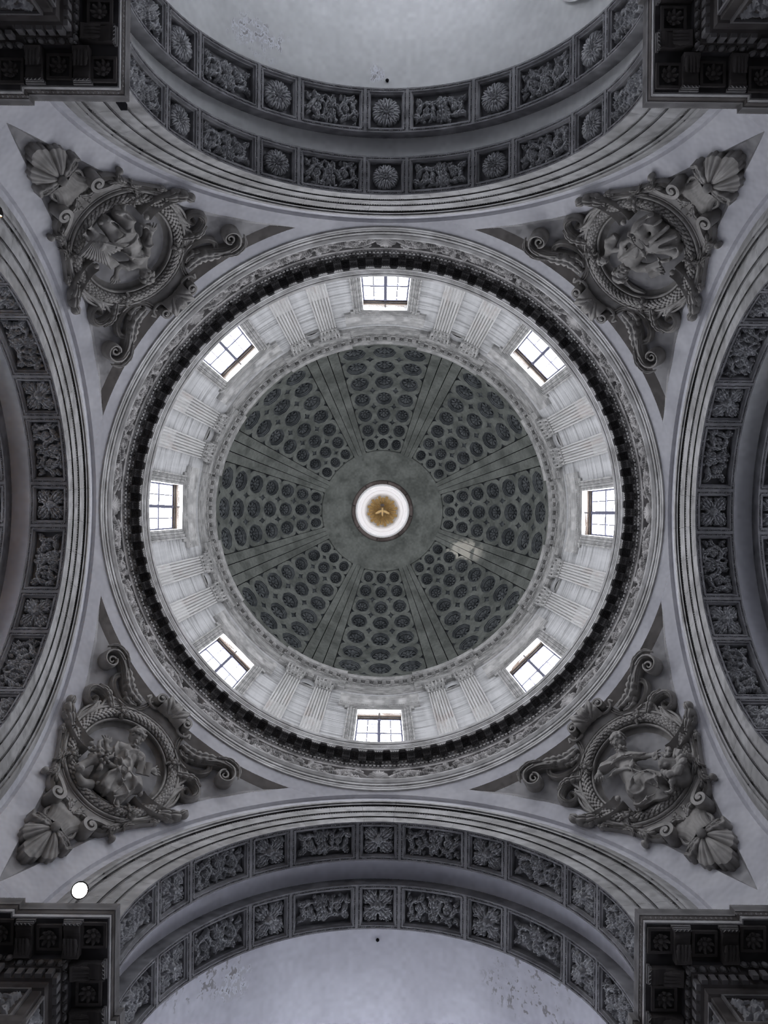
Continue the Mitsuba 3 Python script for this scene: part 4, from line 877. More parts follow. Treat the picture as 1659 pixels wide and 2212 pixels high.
def leafuv(path, w, h, n0=0.0, lobes=4, n=32, k=11, lob=.5, curl=0.0, fan=1.0):
    p = resample(np.asarray(path, float), n); t = np.linspace(0, 1, n)[:, None]; u = np.linspace(-1, 1, k)[None]
    tg = np.gradient(p[:, :2], axis=0); tg /= np.linalg.norm(tg, axis=1, keepdims=True); sd = np.stack([-tg[:, 1], tg[:, 0]], -1)
    au = np.abs(u); ph = lobes * t - .55 * au
    ww = w * np.sin(PI * np.clip(t**fan * .86 + .10, 0, 1)) ** .65 * (1 - lob * au * (1 - np.abs(np.sin(PI * ph)) ** .8))
    fw = ww * u; bk = -.10 * au**2 * w                # lobes sweep back a little
    z = h * (.55 + .45 * np.sin(PI * t)) * (np.sqrt(np.clip(1 - .92 * u * u, 0, 1))) * (1 - .40 * np.exp(-(u / .16) ** 2)) * (1 - .30 * (1 - np.abs(np.sin(PI * ph))) ** 2 * (au > .1)) + curl * t**3
    Q = np.concatenate([p[:, None, :2] + sd[:, None] * fw[..., None] - tg[:, None] * bk[..., None] * -1, (n0 + (p[:, 2:3] if p.shape[1] > 2 else 0) + z)[..., None]], -1)
    Q[:, 0, 2] = Q[:, -1, 2] = n0 - .04
    return grid(Q)
def torus(R, r, n0, rz=None, n=96, c=(0, -.05)):
    a = np.linspace(0, 2 * PI, n + 1)[:-1]; p = np.stack([c[0] + R * np.cos(a), c[1] + R * np.sin(a)], -1)
    Q = np.stack([np.stack([c[0] + (R + r * x) * np.cos(a), c[1] + (R + r * x) * np.sin(a), n0 + (rz or r) * y + 0 * a], -1) for x, y in ROUND + ROUND[:1]], 1)
    return grid(Q, True)
MC = np.array([0, -.05]); NB = -.10                   # medallion centre; the panel's ground
half = [(0, 2.62), (.5, 2.55), (.78, 2.3), (.86, 1.98), (1.05, 1.66), (1.4, 1.48), (1.72, 1.38), (1.86, 1.12), (1.80, .78), (1.84, .4), (1.96, .05), (2.0, -.35), (1.9, -.75), (1.66, -1.1), (1.36, -1.55), (1.12, -1.95), (.98, -2.3), (.62, -2.55), (.48, -2.85), (.52, -3.3), (0, -3.5)]
hp_ = resample(half, 70); out = np.vstack([hp_, hp_[::-1][1:-1] * [-1, 1]])
disk = shapely.Point(*MC).buffer(1.50, 48)
plate = Polygon(out).buffer(0).union(shapely.Point(*MC).buffer(1.98, 48)).difference(disk)
pl = trimesh.creation.extrude_polygon(plate, .20, engine='earcut'); pl.apply_translation((0, 0, NB)); pl = pl.subdivide_to_size(.30, max_iter=8)
parts = {}
parts['plate'] = (W(vf(pl), False), 'stucco_light', 25)
ex = np.array(Polygon(out).buffer(0).union(shapely.Point(*MC).buffer(1.98, 48)).exterior.coords)[:-1]
ex = resample(np.vstack([ex, ex[:1]]), 200); parts['rim'] = (W(strap(ex, ROUND, .045, .10, cap=False), False), 'stucco', True)
a = np.linspace(0, 2 * PI, 73)[:-1]; rr_ = np.linspace(0.001, 1.52, 14)
dish = np.stack([MC[0] + rr_[:, None] * np.cos(a), MC[1] + rr_[:, None] * np.sin(a), (NB - .06 + .10 * (rr_[:, None] / 1.5) ** 4) + 0 * a], -1).transpose(1, 0, 2)
parts['dish'] = (W(grid(dish, True), False), 'stucco_light', True)
parts['inner_moulding'] = (W(torus(1.50, .045, .11, .06), False), 'stucco', True)
parts['outer_moulding'] = (W(join([torus(1.93, .06, .11, .07), torus(2.03, .03, .08, .05)]), False), 'stucco', True)
wl = []
for i in range(64):
    for j, q in enumerate((-1, -.5, 0, .5, 1)):
        a0 = 2 * PI * (i + (.5 if j % 2 else 0)) / 64; R0 = 1.715 + .115 * q; n = .13 + .11 * math.sqrt(1 - .8 * q * q)
        tx = np.array([-math.sin(a0), math.cos(a0), .28]); rx = np.array([math.cos(a0), math.sin(a0), -.5 * q]); nz = np.cross(tx, rx)
        tx, rx, nz = (e / np.linalg.norm(e) for e in (tx, rx, nz))
        wl.append(np.stack([tx * .092, rx * .052, nz * .035, [MC[0] + R0 * math.cos(a0), MC[1] + R0 * math.sin(a0), n]], -1))
parts['wreath'] = (W(join([torus(1.715, .15, .10, .12), many(ICO1, wl)]), False), 'stucco', 40)
ties = []
for a0 in (.25 * PI, .75 * PI, 1.25 * PI, 1.75 * PI):
    p = MC + 1.715 * np.array([math.cos(a0), math.sin(a0)])
    for q in range(6): ties.append(leafuv([tuple(p), tuple(p + .2 * np.array([math.cos(a0 + q), math.sin(a0 + q)])), tuple(p + .26 * np.array([math.cos(a0 + q + .3), math.sin(a0 + q + .3)]))], .07, .08, .24, 2, 10, 7))
    ties.append(blob((*p, .30), (.07, .07, .06)))
parts['wreath_tie'] = (W(join(ties), False), 'stucco', 40)
horn = [(.98, 2.22), (1.30, 2.12), (1.62, 2.16), (1.95, 2.36), (2.3, 2.60), (2.68, 2.72), (3.0, 2.62), (3.14, 2.33), (3.04, 2.05), (2.80, 1.93), (2.57, 2.02), (2.5, 2.20), (2.60, 2.30), (2.70, 2.22)]
hs = resample(horn, 60); tt = np.linspace(0, 1, 60)
for s in (-1, 1):
    sx = '' if s < 0 else '_001'
    nb_ = 34; w = np.interp(tt, [0, .15, .42, .52, .6], [.10, .16, .18, .14, .06])[:nb_]; hgt = np.interp(tt, [0, .3, .55], [.14, .24, .34])[:nb_]
    sp_ = np.vstack([resample([(2.0, 2.36), (2.28, 2.56), (2.56, 2.66)], 10)[:-1], spiral(2.77, 2.27, .42, .055, math.radians(112), -1.95, 60)]); t9 = np.linspace(0, 1, len(sp_))
    parts['scroll_horn' + sx] = (W(mir(join([strap(hs[:nb_], REED, np.stack([w, hgt], -1), 0), strap(sp_, [(-1, -1), (-1, .9), (-.6, 1), (.6, 1), (1, .9), (1, -1)], np.stack([np.interp(t9, [0, .2, 1], [.05, .055, .035]), np.interp(t9, [0, .3, 1], [.26, .36, .30])], -1), 0), strap(sp_[8:40], ROUND, .035, .37)]), s)), 'stucco', 40)
    lf = [leafuv([(1.0, 2.18), (1.3, 2.16), (1.62, 2.2), (1.98, 2.45), (2.3, 2.66)], .24, .20, .14, 6), leafuv([(1.05, 2.0), (1.3, 1.9), (1.55, 2.0), (1.7, 2.2)], .14, .16, .08, 4), leafuv([(2.2, 2.62), (2.6, 2.83), (3.05, 2.74), (3.24, 2.4)], .09, .12, .26, 5)]
    parts['acanthus_leaf' + sx] = (W(mir(join(lf), s)), 'stucco', True)
    cb = resample([(.80, 2.30), (.86, 1.98), (1.04, 1.70), (1.39, 1.55), (1.78, 1.60), (2.10, 1.76), (2.24, 2.02), (2.14, 2.22), (1.95, 2.24)], 50)
    parts['curved_band' + sx] = (W(mir(strap(cb, CHAN, np.stack([np.full(50, .085), np.interp(np.linspace(0, 1, 50), [0, 1], [.22, .14])], -1), 0), s)), 'stucco', 40)
    v2 = resample([(1.60, 1.20), (1.9, 1.33), (2.18, 1.34), (2.42, 1.2), (2.47, .96), (2.32, .75), (2.11, .72), (2.02, .86), (2.10, 1.0), (2.2, .95)], 44); t2 = np.linspace(0, 1, 44)
    vv = [strap(v2, REED, np.stack([np.interp(t2, [0, .3, .7, 1], [.06, .12, .10, .04]), np.interp(t2, [0, .5, 1], [.14, .26, .22])], -1), 0), leafuv([(1.45, 1.12), (1.7, 1.28), (2.05, 1.44), (2.4, 1.36)], .14, .17, .12, 5)]
    parts['small_scroll' + sx] = (W(mir(join(vv), s)), 'stucco', 40)
    pod = [leafuv([(1.98, .95), (1.86, .6), (1.86, .2), (1.95, -.1)], .16, .16, .05, 0, lob=0), strap(resample([(1.92, 1.0), (2.05, .6), (2.08, .2), (1.98, -.12)], 24), ROUND, .04, .1)]
    parts['leaf_pod' + sx] = (W(mir(join(pod), s)), 'stucco', True)
    cl = resample([(2.52, .10), (2.40, -.06), (2.16, -.16), (1.90, -.32), (1.6, -.44), (1.32, -.46), (1.08, -.40)], 40); t3 = np.linspace(0, 1, 40)
    cn = np.interp(t3, [0, .3, .7, 1], [.16, .24, .36, .34])
    cc = [strap(np.c_[cl, 0 * t3], CHAN, np.stack([np.interp(t3, [0, .2, .6, 1], [.09, .14, .23, .24]), cn], -1), 0), leafuv([(1.9, -.36), (2.2, -.2), (2.45, 0), (2.60, .26)], .17, .22, .14, 3, curl=.12), blob((2.56, .17, .20), (.16, .16, .16), ICO2),
          leafuv([(1.95, -.2), (2.2, -.02), (2.3, .1)], .09, .16, .14, 2), leafuv([(2.05, -.38), (2.3, -.3), (2.45, -.22)], .09, .16, .12, 2), blob((1.10, -.40, .34), (.09, .10, .08))]
    parts['clasp' + sx] = (W(mir(join(cc), s)), 'stucco', 40)
    sb = resample([(1.98, -.72), (1.78, -.98), (1.55, -1.30), (1.34, -1.66), (1.2, -2.0), (1.04, -2.28), (.86, -2.40)], 40)
    ss = [strap(sb, CHAN, np.stack([np.full(40, .075), np.full(40, .20)], -1), 0), leafuv([(1.3, -1.7), (1.22, -2.0), (1.34, -2.16)], .12, .18, .1, 3), leafuv([(1.6, -1.25), (1.42, -1.5), (1.5, -1.7)], .08, .14, .1, 3), leafuv([(1.9, -.8), (2.05, -.68), (2.12, -.55)], .09, .14, .1, 2), leafuv([(1.15, -1.9), (.98, -2.1), (.8, -2.05)], .09, .15, .12, 3), leafuv([(1.5, -1.0), (1.25, -1.5), (1.1, -1.62)], .08, .11, .12, 4), blob((1.4, -2.16, .12), (.1, .12, .14))]
    parts['side_border' + sx] = (W(mir(join(ss), s)), 'stucco', 40)
    vr = np.vstack([resample([(1.10, -2.25), (.86, -2.42), (.62, -2.66)], 14)[:-1], spiral(.70, -2.94, .27, .05, PI * .62, 1.55, 44)]); t4 = np.linspace(0, 1, len(vr))
    parts['volute' + sx] = (W(mir(join([strap(vr, [(-1, -1), (-1, 1), (1, 1), (1, -1)], np.stack([np.interp(t4, [0, .4, 1], [.06, .055, .035]), np.interp(t4, [0, .25, 1], [.20, .42, .50])], -1), 0), blob((.70, -2.94, .40), (.06, .06, .10))]), s)), 'stucco', 35)
nk = []
v_ = np.linspace(-2.15, -3.42, 20); u_ = np.linspace(-1, 1, 29)
wd = np.interp(v_, [-3.42, -3.0, -2.6, -2.15], [.40, .43, .62, .50]); fl_ = .035 * np.abs(np.sin(u_ * PI * 5))
Q = np.stack([wd[:, None] * u_[None], v_[:, None] + 0 * u_[None], (np.interp(v_, [-3.42, -3.0, -2.5, -2.15], [.42, .34, .20, .12])[:, None]) * np.sqrt(1 - .8 * u_[None] ** 2) + fl_[None] * np.interp(v_, [-3.4, -2.2], [1, .5])[:, None]], -1)
nk.append(grid(Q))
for s in (-1, 1): nk += [mir(leafuv([(.05, -2.5), (.28, -2.3), (.5, -2.28), (.62, -2.12)], .10, .10, .20, 4), s), mir(leafuv([(.1, -2.35), (.18, -2.15), (.12, -2.0)], .09, .1, .16, 3), s)]
parts['neck'] = (W(join(nk), .26), 'stucco', True)
parts['ball'] = (W(blob((0, -3.50, .40), (.14, .14, .14), ICO2), .26), 'stucco_light', True)
ph_ = np.radians(np.linspace(-112, 112, 181))[:, None]; rf = np.linspace(0.02, 1, 26)[None]
lb = np.abs(np.sin(ph_ * 3.6 + PI / 2)) ** .7; sl = np.abs(np.sin(ph_ * 14.4))
LN = np.interp(np.abs(ph_), np.radians([0, 35, 70, 112]), [1.24, 1.04, .86, .70]) * (.74 + .22 * lb + .06 * sl)
zz_ = .30 - .20 * rf**1.5 + .13 * lb * np.sin(PI * np.clip(rf * .9, 0, 1)) + .025 * sl * rf + .05 * np.clip(rf - .8, 0, 1) * 5 * lb
sh = [grid(np.stack([LN * rf * np.sin(ph_) * .80, -3.50 - LN * rf * np.cos(ph_), zz_], -1))]
ed = np.stack([LN[:, 0] * np.sin(ph_[:, 0]) * .80, -3.50 - LN[:, 0] * np.cos(ph_[:, 0]), zz_[:, -1]], -1); sh.append(grid(np.stack([ed, ed * [1, 1, 0] + [0, 0, -.12]], 1)))
for s in (-1, 1): sh += [mir(leafuv([(.1, -3.5, .3), (.4, -3.62, .3), (.62, -3.62, .2), (.76, -3.45, .2)], .17, .15, 0, 4), s), mir(leafuv([(.12, -3.42, .3), (.42, -3.46, .28), (.66, -3.36, .15)], .10, .12, 0, 3), s)]
parts['shell'] = (W(join(sh), .26), 'stucco', True)
cap = []
for s in (-1, 1):
    sp = spiral(.62, 2.66, .27, .05, PI * 1.1, -1.6, 40); t5 = np.linspace(0, 1, 40)
    cap += [mir(strap(sp, [(-1, -1), (-1, 1), (1, 1), (1, -1)], np.stack([np.full(40, .035), np.interp(t5, [0, 1], [.40, .50])], -1), .04), s), mir(blob((.62, 2.66, .46), (.05, .05, .08)), s), mir(strap(resample([(.36, 2.55), (.6, 2.36), (.86, 2.40), (.95, 2.6), (1.02, 2.44)], 24), ROUND, .05, .2), s)]
uu = np.linspace(-.5, .5, 15); aa = np.linspace(0, PI, 12)
rad = .24 - .10 * np.cos(uu * PI) ** 2 * .6 + .02 * np.abs(np.sin(uu * 30))
cap.append(grid(np.stack([uu[:, None] + 0 * aa[None], 2.64 + rad[:, None] * np.cos(aa)[None], .22 + 1.15 * rad[:, None] * np.sin(aa)[None]], -1)))
parts['cap_roll'] = (W(join(cap)), 'stucco', 35)
fin = [leafuv([(s * .05, 2.72, .34), (s * (.06 + .22 * abs(s)), 3.0, .46), (s * (.10 + .34 * abs(s)), 3.26, .40)], .17, .10, 0, 0, lob=0) for s in (-1, -.35, .35, 1)]
parts['cap_leaf'] = (W(join(fin)), 'stucco', True)
cart = {k: P(m, mt, sm_) for k, (m, mt, sm_) in parts.items()}
WHO = ['a bearded man and an ox', 'a figure with a winged eagle', 'a seated man with an angel', 'a seated bearded man and a lion']
for k in range(4):
    A = num('cartouche'); tag(A, f'grey stucco cartouche with laurel wreath around {WHO[k]}', 'cartouche', 'cartouches of the pendentives')
    for nm, q in cart.items(): put(A + '__' + nm, q, None, tw=Rz(90 * k))

# ------------------------------------------------------------------ carved figures in the medallions: one skin per body, drapery, hair and beast
class Clay:
    """signed distances on a grid in (u, v, n); pieces are blended into each other and the skin is taken off as a mesh"""
    def __init__(s, lo, hi, h):
        s.lo, s.h = np.array(lo, float), h; s.n = np.ceil((np.array(hi) - lo) / h).astype(int) + 1; s.S = np.full(s.n, 9.0)
    def block(s, lo, hi):
        a = np.clip(np.floor((np.array(lo) - s.lo) / s.h).astype(int), 0, s.n - 1); b = np.clip(np.ceil((np.array(hi) - s.lo) / s.h).astype(int) + 1, 1, s.n)
        sl = tuple(slice(i, max(i + 1, j)) for i, j in zip(a, b))
        g = np.meshgrid(*[s.lo[k] + s.h * np.arange(sl[k].start, sl[k].stop) for k in range(3)], indexing='ij'); return sl, np.stack(g, -1)
    def add(s, sl, d, k):
        o = s.S[sl]
        if k <= 0: s.S[sl] = np.minimum(o, d)
        else:
            q = np.clip(.5 + .5 * (o - d) / k, 0, 1); s.S[sl] = o * (1 - q) + d * q - k * q * (1 - q)
    def cap(s, a, b, ra, rb=None, k=.06):
        a, b = np.array(a, float), np.array(b, float); rb = ra if rb is None else rb; m = max(ra, rb) + .12 + k
        sl, p = s.block(np.minimum(a, b) - m, np.maximum(a, b) + m); ab = b - a
        t = np.clip(((p - a) @ ab) / max(ab @ ab, 1e-9), 0, 1); s.add(sl, np.linalg.norm(p - a - t[..., None] * ab, axis=-1) - (ra + (rb - ra) * t), k)
    def path(s, pts, r, k=.05):
        for i in range(len(pts) - 1):
            q = lambda j: r if np.isscalar(r) else r[j]
            s.cap(pts[i], pts[i + 1], q(i), q(i + 1), k)
    def ell(s, c, r, k=.05, rot=0.0, dig=False):
        c, r = np.array(c, float), np.array(r, float); m = r.max() + .1 + k; sl, p = s.block(c - m, c + m); q = p - c; co, si = math.cos(rot), math.sin(rot)
        q = np.stack([q[..., 0] * co + q[..., 1] * si, -q[..., 0] * si + q[..., 1] * co, q[..., 2]], -1); e = np.linalg.norm(q / r, axis=-1); d = (e - 1) * r.min()
        if dig: s.S[sl] = np.maximum(s.S[sl], -d)
        else: s.add(sl, d, k)
    def ripple(s, amp, f, seed=0, fold=None):
        sl, p = s.block(s.lo, s.lo + s.h * s.n)
        w = meshkit.noise(p * 1.7, seed) * 2.6
        if fold is None: s.S[sl] += amp * (meshkit.noise(p * f, seed + 3) - .5)
        else: s.S[sl] += amp * ((1 - np.abs(np.sin((p @ np.array(fold, float)) * f + w * 1.6))) ** 1.5 - .35) * -1.0
    def skin(s):
        S = s.S.copy(); S[[0, -1]] = 1; S[:, [0, -1]] = 1; S[:, :, [0, -1]] = 1; n = np.array(S.shape) - 1
        acc, cnt = np.zeros((*n, 3)), np.zeros(n); C = lambda o: S[o[0]:o[0] + n[0], o[1]:o[1] + n[1], o[2]:o[2] + n[2]]
        for ax in range(3):
            oth = [i for i in range(3) if i != ax]
            for i in (0, 1):
                for j in (0, 1):
                    o = [0, 0, 0]; o[oth[0]], o[oth[1]] = i, j; e = list(o); e[ax] = 1; A, B = C(o), C(e); x = (A < 0) != (B < 0); t = np.where(x, A / np.where(x, A - B, 1), 0)
                    cnt += x
                    for q in range(3): acc[..., q] += x * (t if q == ax else o[q])
        on = cnt > 0; idx = np.full(n, -1); idx[on] = np.arange(on.sum()); v = s.lo + s.h * (np.argwhere(on) + acc[on] / cnt[on][:, None]); F_ = []
        for ax in range(3):
            u_, w_ = [(1, 2), (2, 0), (0, 1)][ax]; a = [slice(1, -1)] * 3; a[ax] = slice(0, -1); b = list(a); b[ax] = slice(1, None)
            A, B = S[tuple(a)] < 0, S[tuple(b)] < 0; g = np.argwhere(A != B); g[:, [i for i in range(3) if i != ax]] += 1; fl = A[A != B]
            def at(du, dw): q = g.copy(); q[:, u_] -= du; q[:, w_] -= dw; return idx[q[:, 0], q[:, 1], q[:, 2]]
            qd = np.stack([at(1, 1), at(0, 1), at(0, 0), at(1, 0)], -1); qd[~fl] = qd[~fl][:, ::-1]; F_.append(qd)
        qd = np.vstack(F_); return v, np.vstack([qd[:, [0, 1, 2]], qd[:, [0, 2, 3]]])
def Aa(u, v, n): return np.array([u, v - .80 * n, n])
def hand(c, wrist, d, spread=1.0, s=1.0, curl=.5):
    """palm, four unequal bent fingers and a thumb from the wrist along the direction d (u, v, n)"""
    wrist, d = np.array(wrist, float), np.array(d, float); d /= np.linalg.norm(d); sd = np.cross([0, 0, 1.0], d); sd /= np.linalg.norm(sd) + 1e-9; nr = np.cross(d, sd)
    pm_ = wrist + d * .11 * s; c.cap(wrist, pm_ + d * .02, .055 * s, .07 * s, .04); c.cap(pm_ - sd * .045 * s, pm_ + sd * .045 * s, .05 * s, .05 * s, .04)
    for i, L in enumerate((.15, .18, .17, .13)):
        o = (i - 1.5) * .042 * s * spread; b = pm_ + d * .05 * s + sd * o; m = b + (d * L * .5 + sd * o * .5) * s + nr * .02; e = m + (d * L * .5 * (1 - curl * .4) + sd * o * .4) * s - nr * L * curl * .5 * s
        c.path([b, m, e], [.027 * s, .024 * s, .019 * s], .012)
    b = pm_ - sd * .07 * s; c.path([b - d * .05 * s, b - sd * .06 * s + d * .03 * s, b - sd * .08 * s + d * .10 * s], [.03 * s, .027 * s, .02 * s], .015)
def head(c, hc, face, up_, s=1.0, ear=True):
    """skull, brow, nose, eyes, mouth, ears; face = the way it looks (u, v, n), up_ = crown direction"""
    hc = np.array(hc, float); f = np.array(face, float); f /= np.linalg.norm(f); y = np.array(up_, float); y -= f * (y @ f); y /= np.linalg.norm(y); x = np.cross(y, f)
    at = lambda a, b, e: hc + (x * a + y * b + f * e) * s
    c.cap(at(0, .07, -.03), at(0, .0, -.02), .175 * s, .16 * s, .05); c.cap(at(0, -.06, .05), at(0, -.13, .08), .125 * s, .085 * s, .06)
    c.cap(at(-.085, .045, .135), at(.085, .045, .135), .035 * s, .035 * s, .03)
    c.path([at(0, .04, .15), at(0, -.03, .205), at(0, -.045, .195)], [.025 * s, .035 * s, .03 * s], .02)
    for q in (-1, 1):
        c.ell(at(q * .068, .0, .165), np.array([.04, .032, .03]) * s, dig=True); c.ell(at(q * .066, .0, .135), np.array([.032, .03, .03]) * s, .005)
        c.ell(at(q * .085, -.05, .11), np.array([.05, .05, .04]) * s, .04)
        if ear: c.ell(at(q * .17, -.01, -.01), np.array([.03, .055, .045]) * s, .015)
    c.cap(at(-.045, -.10, .165), at(.045, -.10, .165), .018 * s, .018 * s, .012); c.cap(at(-.035, -.128, .16), at(.035, -.128, .16), .02 * s, .02 * s, .012)
    return at
def curls(c, at, pts, r, seed, k=.02):
    g = np.random.default_rng(seed)
    for a, b, e in pts: c.ell(at(a, b, e), np.array([r, r, r]) * (0.8 + .45 * g.random()), k)
BOX = ((-1.5, -2.0, -.16), (1.5, 1.6, .78))
def sk(c): return pend_of(c.skin())
def pend_of(m): return pend(m[0]), m[1]
def feather_wing(root, tips, w, n0, layers=1):
    out = []
    for i, t in enumerate(tips):
        t = np.asarray(t, float); r = np.asarray(root[i] if np.ndim(root[0]) else root, float); m = (r + t) / 2 + np.array([.0, .03])
        out.append(leafuv([tuple(r), tuple(m), tuple(t)], w, .07, n0 + .02 * (i % 2) + .012 * i, 0, 18, 7, lob=0))
    return out
def robe_of(pieces, folds, ripples, seed, h=.026):
    c = Clay(*BOX, h)
    for a, b, ra, rb in pieces: c.cap(Aa(*a), Aa(*b), ra * .96, rb * .96, .09)
    for pts, r in folds: c.path([Aa(p[0], p[1], p[2] + .075) for p in resample(np.array(pts, float), 9)], np.linspace(.8, 1, 9) * r * .78, .02)
    for amp, f, d in ripples: c.ripple(amp, f, seed, d)
    return c
def person(A, R, label, J, robe, folds, ripples, seed, beard=True, hat=False, face=(0, 0, 1), up_=(0, 1, 0), hs=1.25, book=None, extra=None):
    g = {k: Aa(*v) for k, v in J.items()}
    c = Clay(*BOX, .0225); at = head(c, g['head'], face, up_, hs)
    c.cap(g['head'] - np.array(up_) * .10, g['neck'], .12, .14, .06); c.cap(g['neck'], g['chest'], .16, .22, .1); c.cap(g['chest'], g['hip'], .22, .2, .1)
    for q in 'lr':
        c.cap(g['neck'], g['sh' + q], .13, .15, .08); c.cap(g['sh' + q], g['el' + q], .135, .10, .06); c.cap(g['el' + q], g['wr' + q], .10, .065, .05)
        c.cap(g['hip'], g['kn' + q], .17, .12, .1); c.cap(g['kn' + q], g['ft' + q], .12, .075, .08); d = g['ft' + q] - g['kn' + q]; c.cap(g['ft' + q], g['ft' + q] + np.array([.12 * (1 if q == 'r' else -1), -.12, .05]), .08, .06, .05)
        hd = g['ha' + q] - g['wr' + q]; hand(c, g['wr' + q], hd, 1.15, 1.15, .45)
    put(A, sk(c), 'stucco_light', True, tw=R); tag(A, label, 'statue', 'figures in the medallions')
    rb_ = robe_of(robe, folds, ripples, seed); put(A + '__drapery', sk(rb_), 'stucco', True, tw=R)
    hcl = Clay(*BOX, .0225); rg = np.random.default_rng(seed); pts = []
    if hat:
        for t in np.linspace(0, 2 * PI, 22): hcl.ell(at(.18 * math.cos(t), .10 + .03 * math.sin(3 * t), .17 * math.sin(t) - .02), (.075, .065, .075), .04)
        hcl.ell(at(0, .18, -.04), (.22, .16, .22), .06); hcl.path([at(-.2, .06, .05), at(0, .13, .2), at(.2, .18, .05)], .05, .03); hcl.path([at(-.2, .2, .0), at(0, .26, .1), at(.2, .22, .0)], .05, .03)
    else:
        for _ in range(60):
            t, p = rg.uniform(0, 2 * PI), rg.uniform(.1, 1.65); x, y, z = .19 * math.sin(p) * math.cos(t), .07 + .2 * math.cos(p), -.04 + .18 * math.sin(p) * math.sin(t)
            if not (z > .05 and y < .13): pts.append((x, y, z))
        curls(hcl, at, pts, .065, seed)
    if beard:
        for _ in range(26):
            x = rg.uniform(-.11, .11); pts = (x, rg.uniform(-.36, -.13) * (1 - abs(x) * 2), rg.uniform(.06, .17)); curls(hcl, at, [pts], .052, seed + _)
    hcl.ripple(.03, 18, seed); put(A + '__hair', sk(hcl), 'stucco', True, tw=R)
    if book is not None:
        (bc, bx, by, bn) = book; bx, by = np.array(bx, float), np.array(by, float); b0 = Aa(*bc); zz = np.cross(bx, by); zz /= np.linalg.norm(zz); V = []
        for s in (0, 1):
            sg = 1 if s else -1
            for q in np.linspace(0, 1, 8): V.append([b0 + sg * bx * q + zz * (.07 * math.sin(q * PI) * (1 - .4 * q)) + o * by for o in (-1, 1)] + [b0 + sg * bx * q - zz * .05 + o * by for o in (1, -1)])
        V = np.array(V); V = np.concatenate([V, V[:, :1]], 1); m = join([grid(V[:8]), grid(V[8:])]); put(A + '__book', pend_of(m), 'stucco_light', tw=R)
def RR(k): return Rz(90 * k)
# lower left: bearded man in a soft cap with a book, an ox beside him
person('statue', RR(0), 'carved stone bearded man in a soft cap holding a book, in the lower left medallion',
       dict(head=(-.26, 1.08, .38), neck=(-.10, .66, .30), chest=(.04, .36, .30), hip=(.32, -.42, .26), shl=(-.42, .42, .30), shr=(.27, .70, .28), ell=(-.52, -.02, .24), wrl=(-.74, .10, .14), hal=(-.86, .24, .12),
            elr=(.62, .38, .34), wrr=(.82, .58, .34), har=(.96, .74, .32), knl=(.20, -.02, .50), knr=(.80, -.35, .42), ftl=(.05, -1.05, .34), ftr=(.74, -1.12, .30)),
       [((-.1, .5, .26), (.3, -.4, .26), .30, .34), ((.3, -.4, .24), (.14, .0, .44), .28, .24), ((.3, -.4, .24), (.78, -.2, .40), .28, .25), ((.14, .0, .42), (.1, -1.0, .28), .24, .30), ((.78, -.2, .38), (.62, -1.0, .22), .24, .30), ((-.40, .36, .26), (-.50, .0, .22), .19, .15), ((.24, .64, .26), (.60, .38, .32), .20, .16), ((.1, -.9, .2), (.6, -1.0, .2), .30, .28)],
       [([(-.42, -.04, .46), (-.1, .06, .58), (.25, .04, .66), (.62, -.04, .60), (.86, -.36, .50)], .075), ([(.86, -.36, .50), (.78, -.7, .42), (.6, -1.05, .38)], .07), ([(-.38, -.08, .40), (.05, -.2, .60), (.5, -.5, .54), (.5, -.95, .42)], .06), ([(.05, -.15, .56), (-.05, -.6, .50), (.02, -1.1, .40)], .055), ([(.3, -.1, .62), (.22, -.6, .5), (.3, -1.15, .40)], .05), ([(-.3, .62, .40), (-.1, .35, .52), (.05, .05, .52)], .05), ([(.2, .85, .36), (.12, .5, .52), (.1, .1, .54)], .05), ([(.62, -.95, .36), (.72, -1.25, .36), (.9, -1.28, .3)], .06)],
       [(.085, 5.2, (1, .45, .2))], 11, hat=True, face=(.75, .05, .62), up_=(-.25, .95, .1), hs=1.32, book=((.64, .50, .46), (.20, .12, .02), (-.10, .17, .06), 0))
def ox():
    c = Clay((-1.5, -2.0, -.16), (.5, .4, .9), .024)
    c.path([Aa(-.80, -1.18, .44), Aa(-.76, -.98, .46), Aa(-.70, -.62, .50), Aa(-.60, -.36, .50)], [.135, .12, .165, .19], .05); c.cap(Aa(-.84, -1.24, .46), Aa(-.72, -1.24, .50), .105, .105, .03); c.cap(Aa(-.84, -.62, .46), Aa(-.56, -.66, .54), .09, .09, .05)
    c.path([Aa(-.56, -.42, .40), Aa(-.28, -.62, .22), Aa(-.14, -1.0, .10)], [.19, .24, .28], .06); c.path([Aa(-.45, -.42, .40), Aa(-.2, -.34, .5), Aa(.14, -.18, .56)], [.14, .085, .065], .06); c.cap(Aa(.14, -.18, .56), Aa(.26, -.16, .58), .075, .06, .02)
    c.path([Aa(-.2, -1.35, .2), Aa(-.42, -1.52, .34), Aa(-.66, -1.44, .34)], [.16, .11, .085], .06)
    for q, e in (((-.80, -.42, .58), 1), ((-.48, -.52, .66), 1)):
        p = Aa(*q); c.ell(p, (.05, .05, .05), dig=True); c.ell(p - [0, 0, .025], (.04, .045, .04), .01)
    for q in ((-.87, -1.24, .50), (-.74, -1.28, .56)): c.ell(Aa(*q), (.03, .03, .04), dig=True)
    c.path([Aa(-.86, -1.10, .34), Aa(-.72, -1.16, .62), Aa(-.62, -1.12, .5)], .012, 0)
    c.path([Aa(-.70, -.30, .46), Aa(-.92, -.42, .36), Aa(-1.0, -.52, .30)], [.05, .08, .03], .03); c.path([Aa(-.44, -.5, .60), Aa(-.34, -.72, .66), Aa(-.38, -.84, .60)], [.05, .08, .03], .03)
    return c
put('ox_statue', sk(ox()), 'stucco_light', True, tw=RR(0)); tag('ox_statue', 'carved stone ox with curly forehead and horns, in the lower left medallion', 'ox statue')
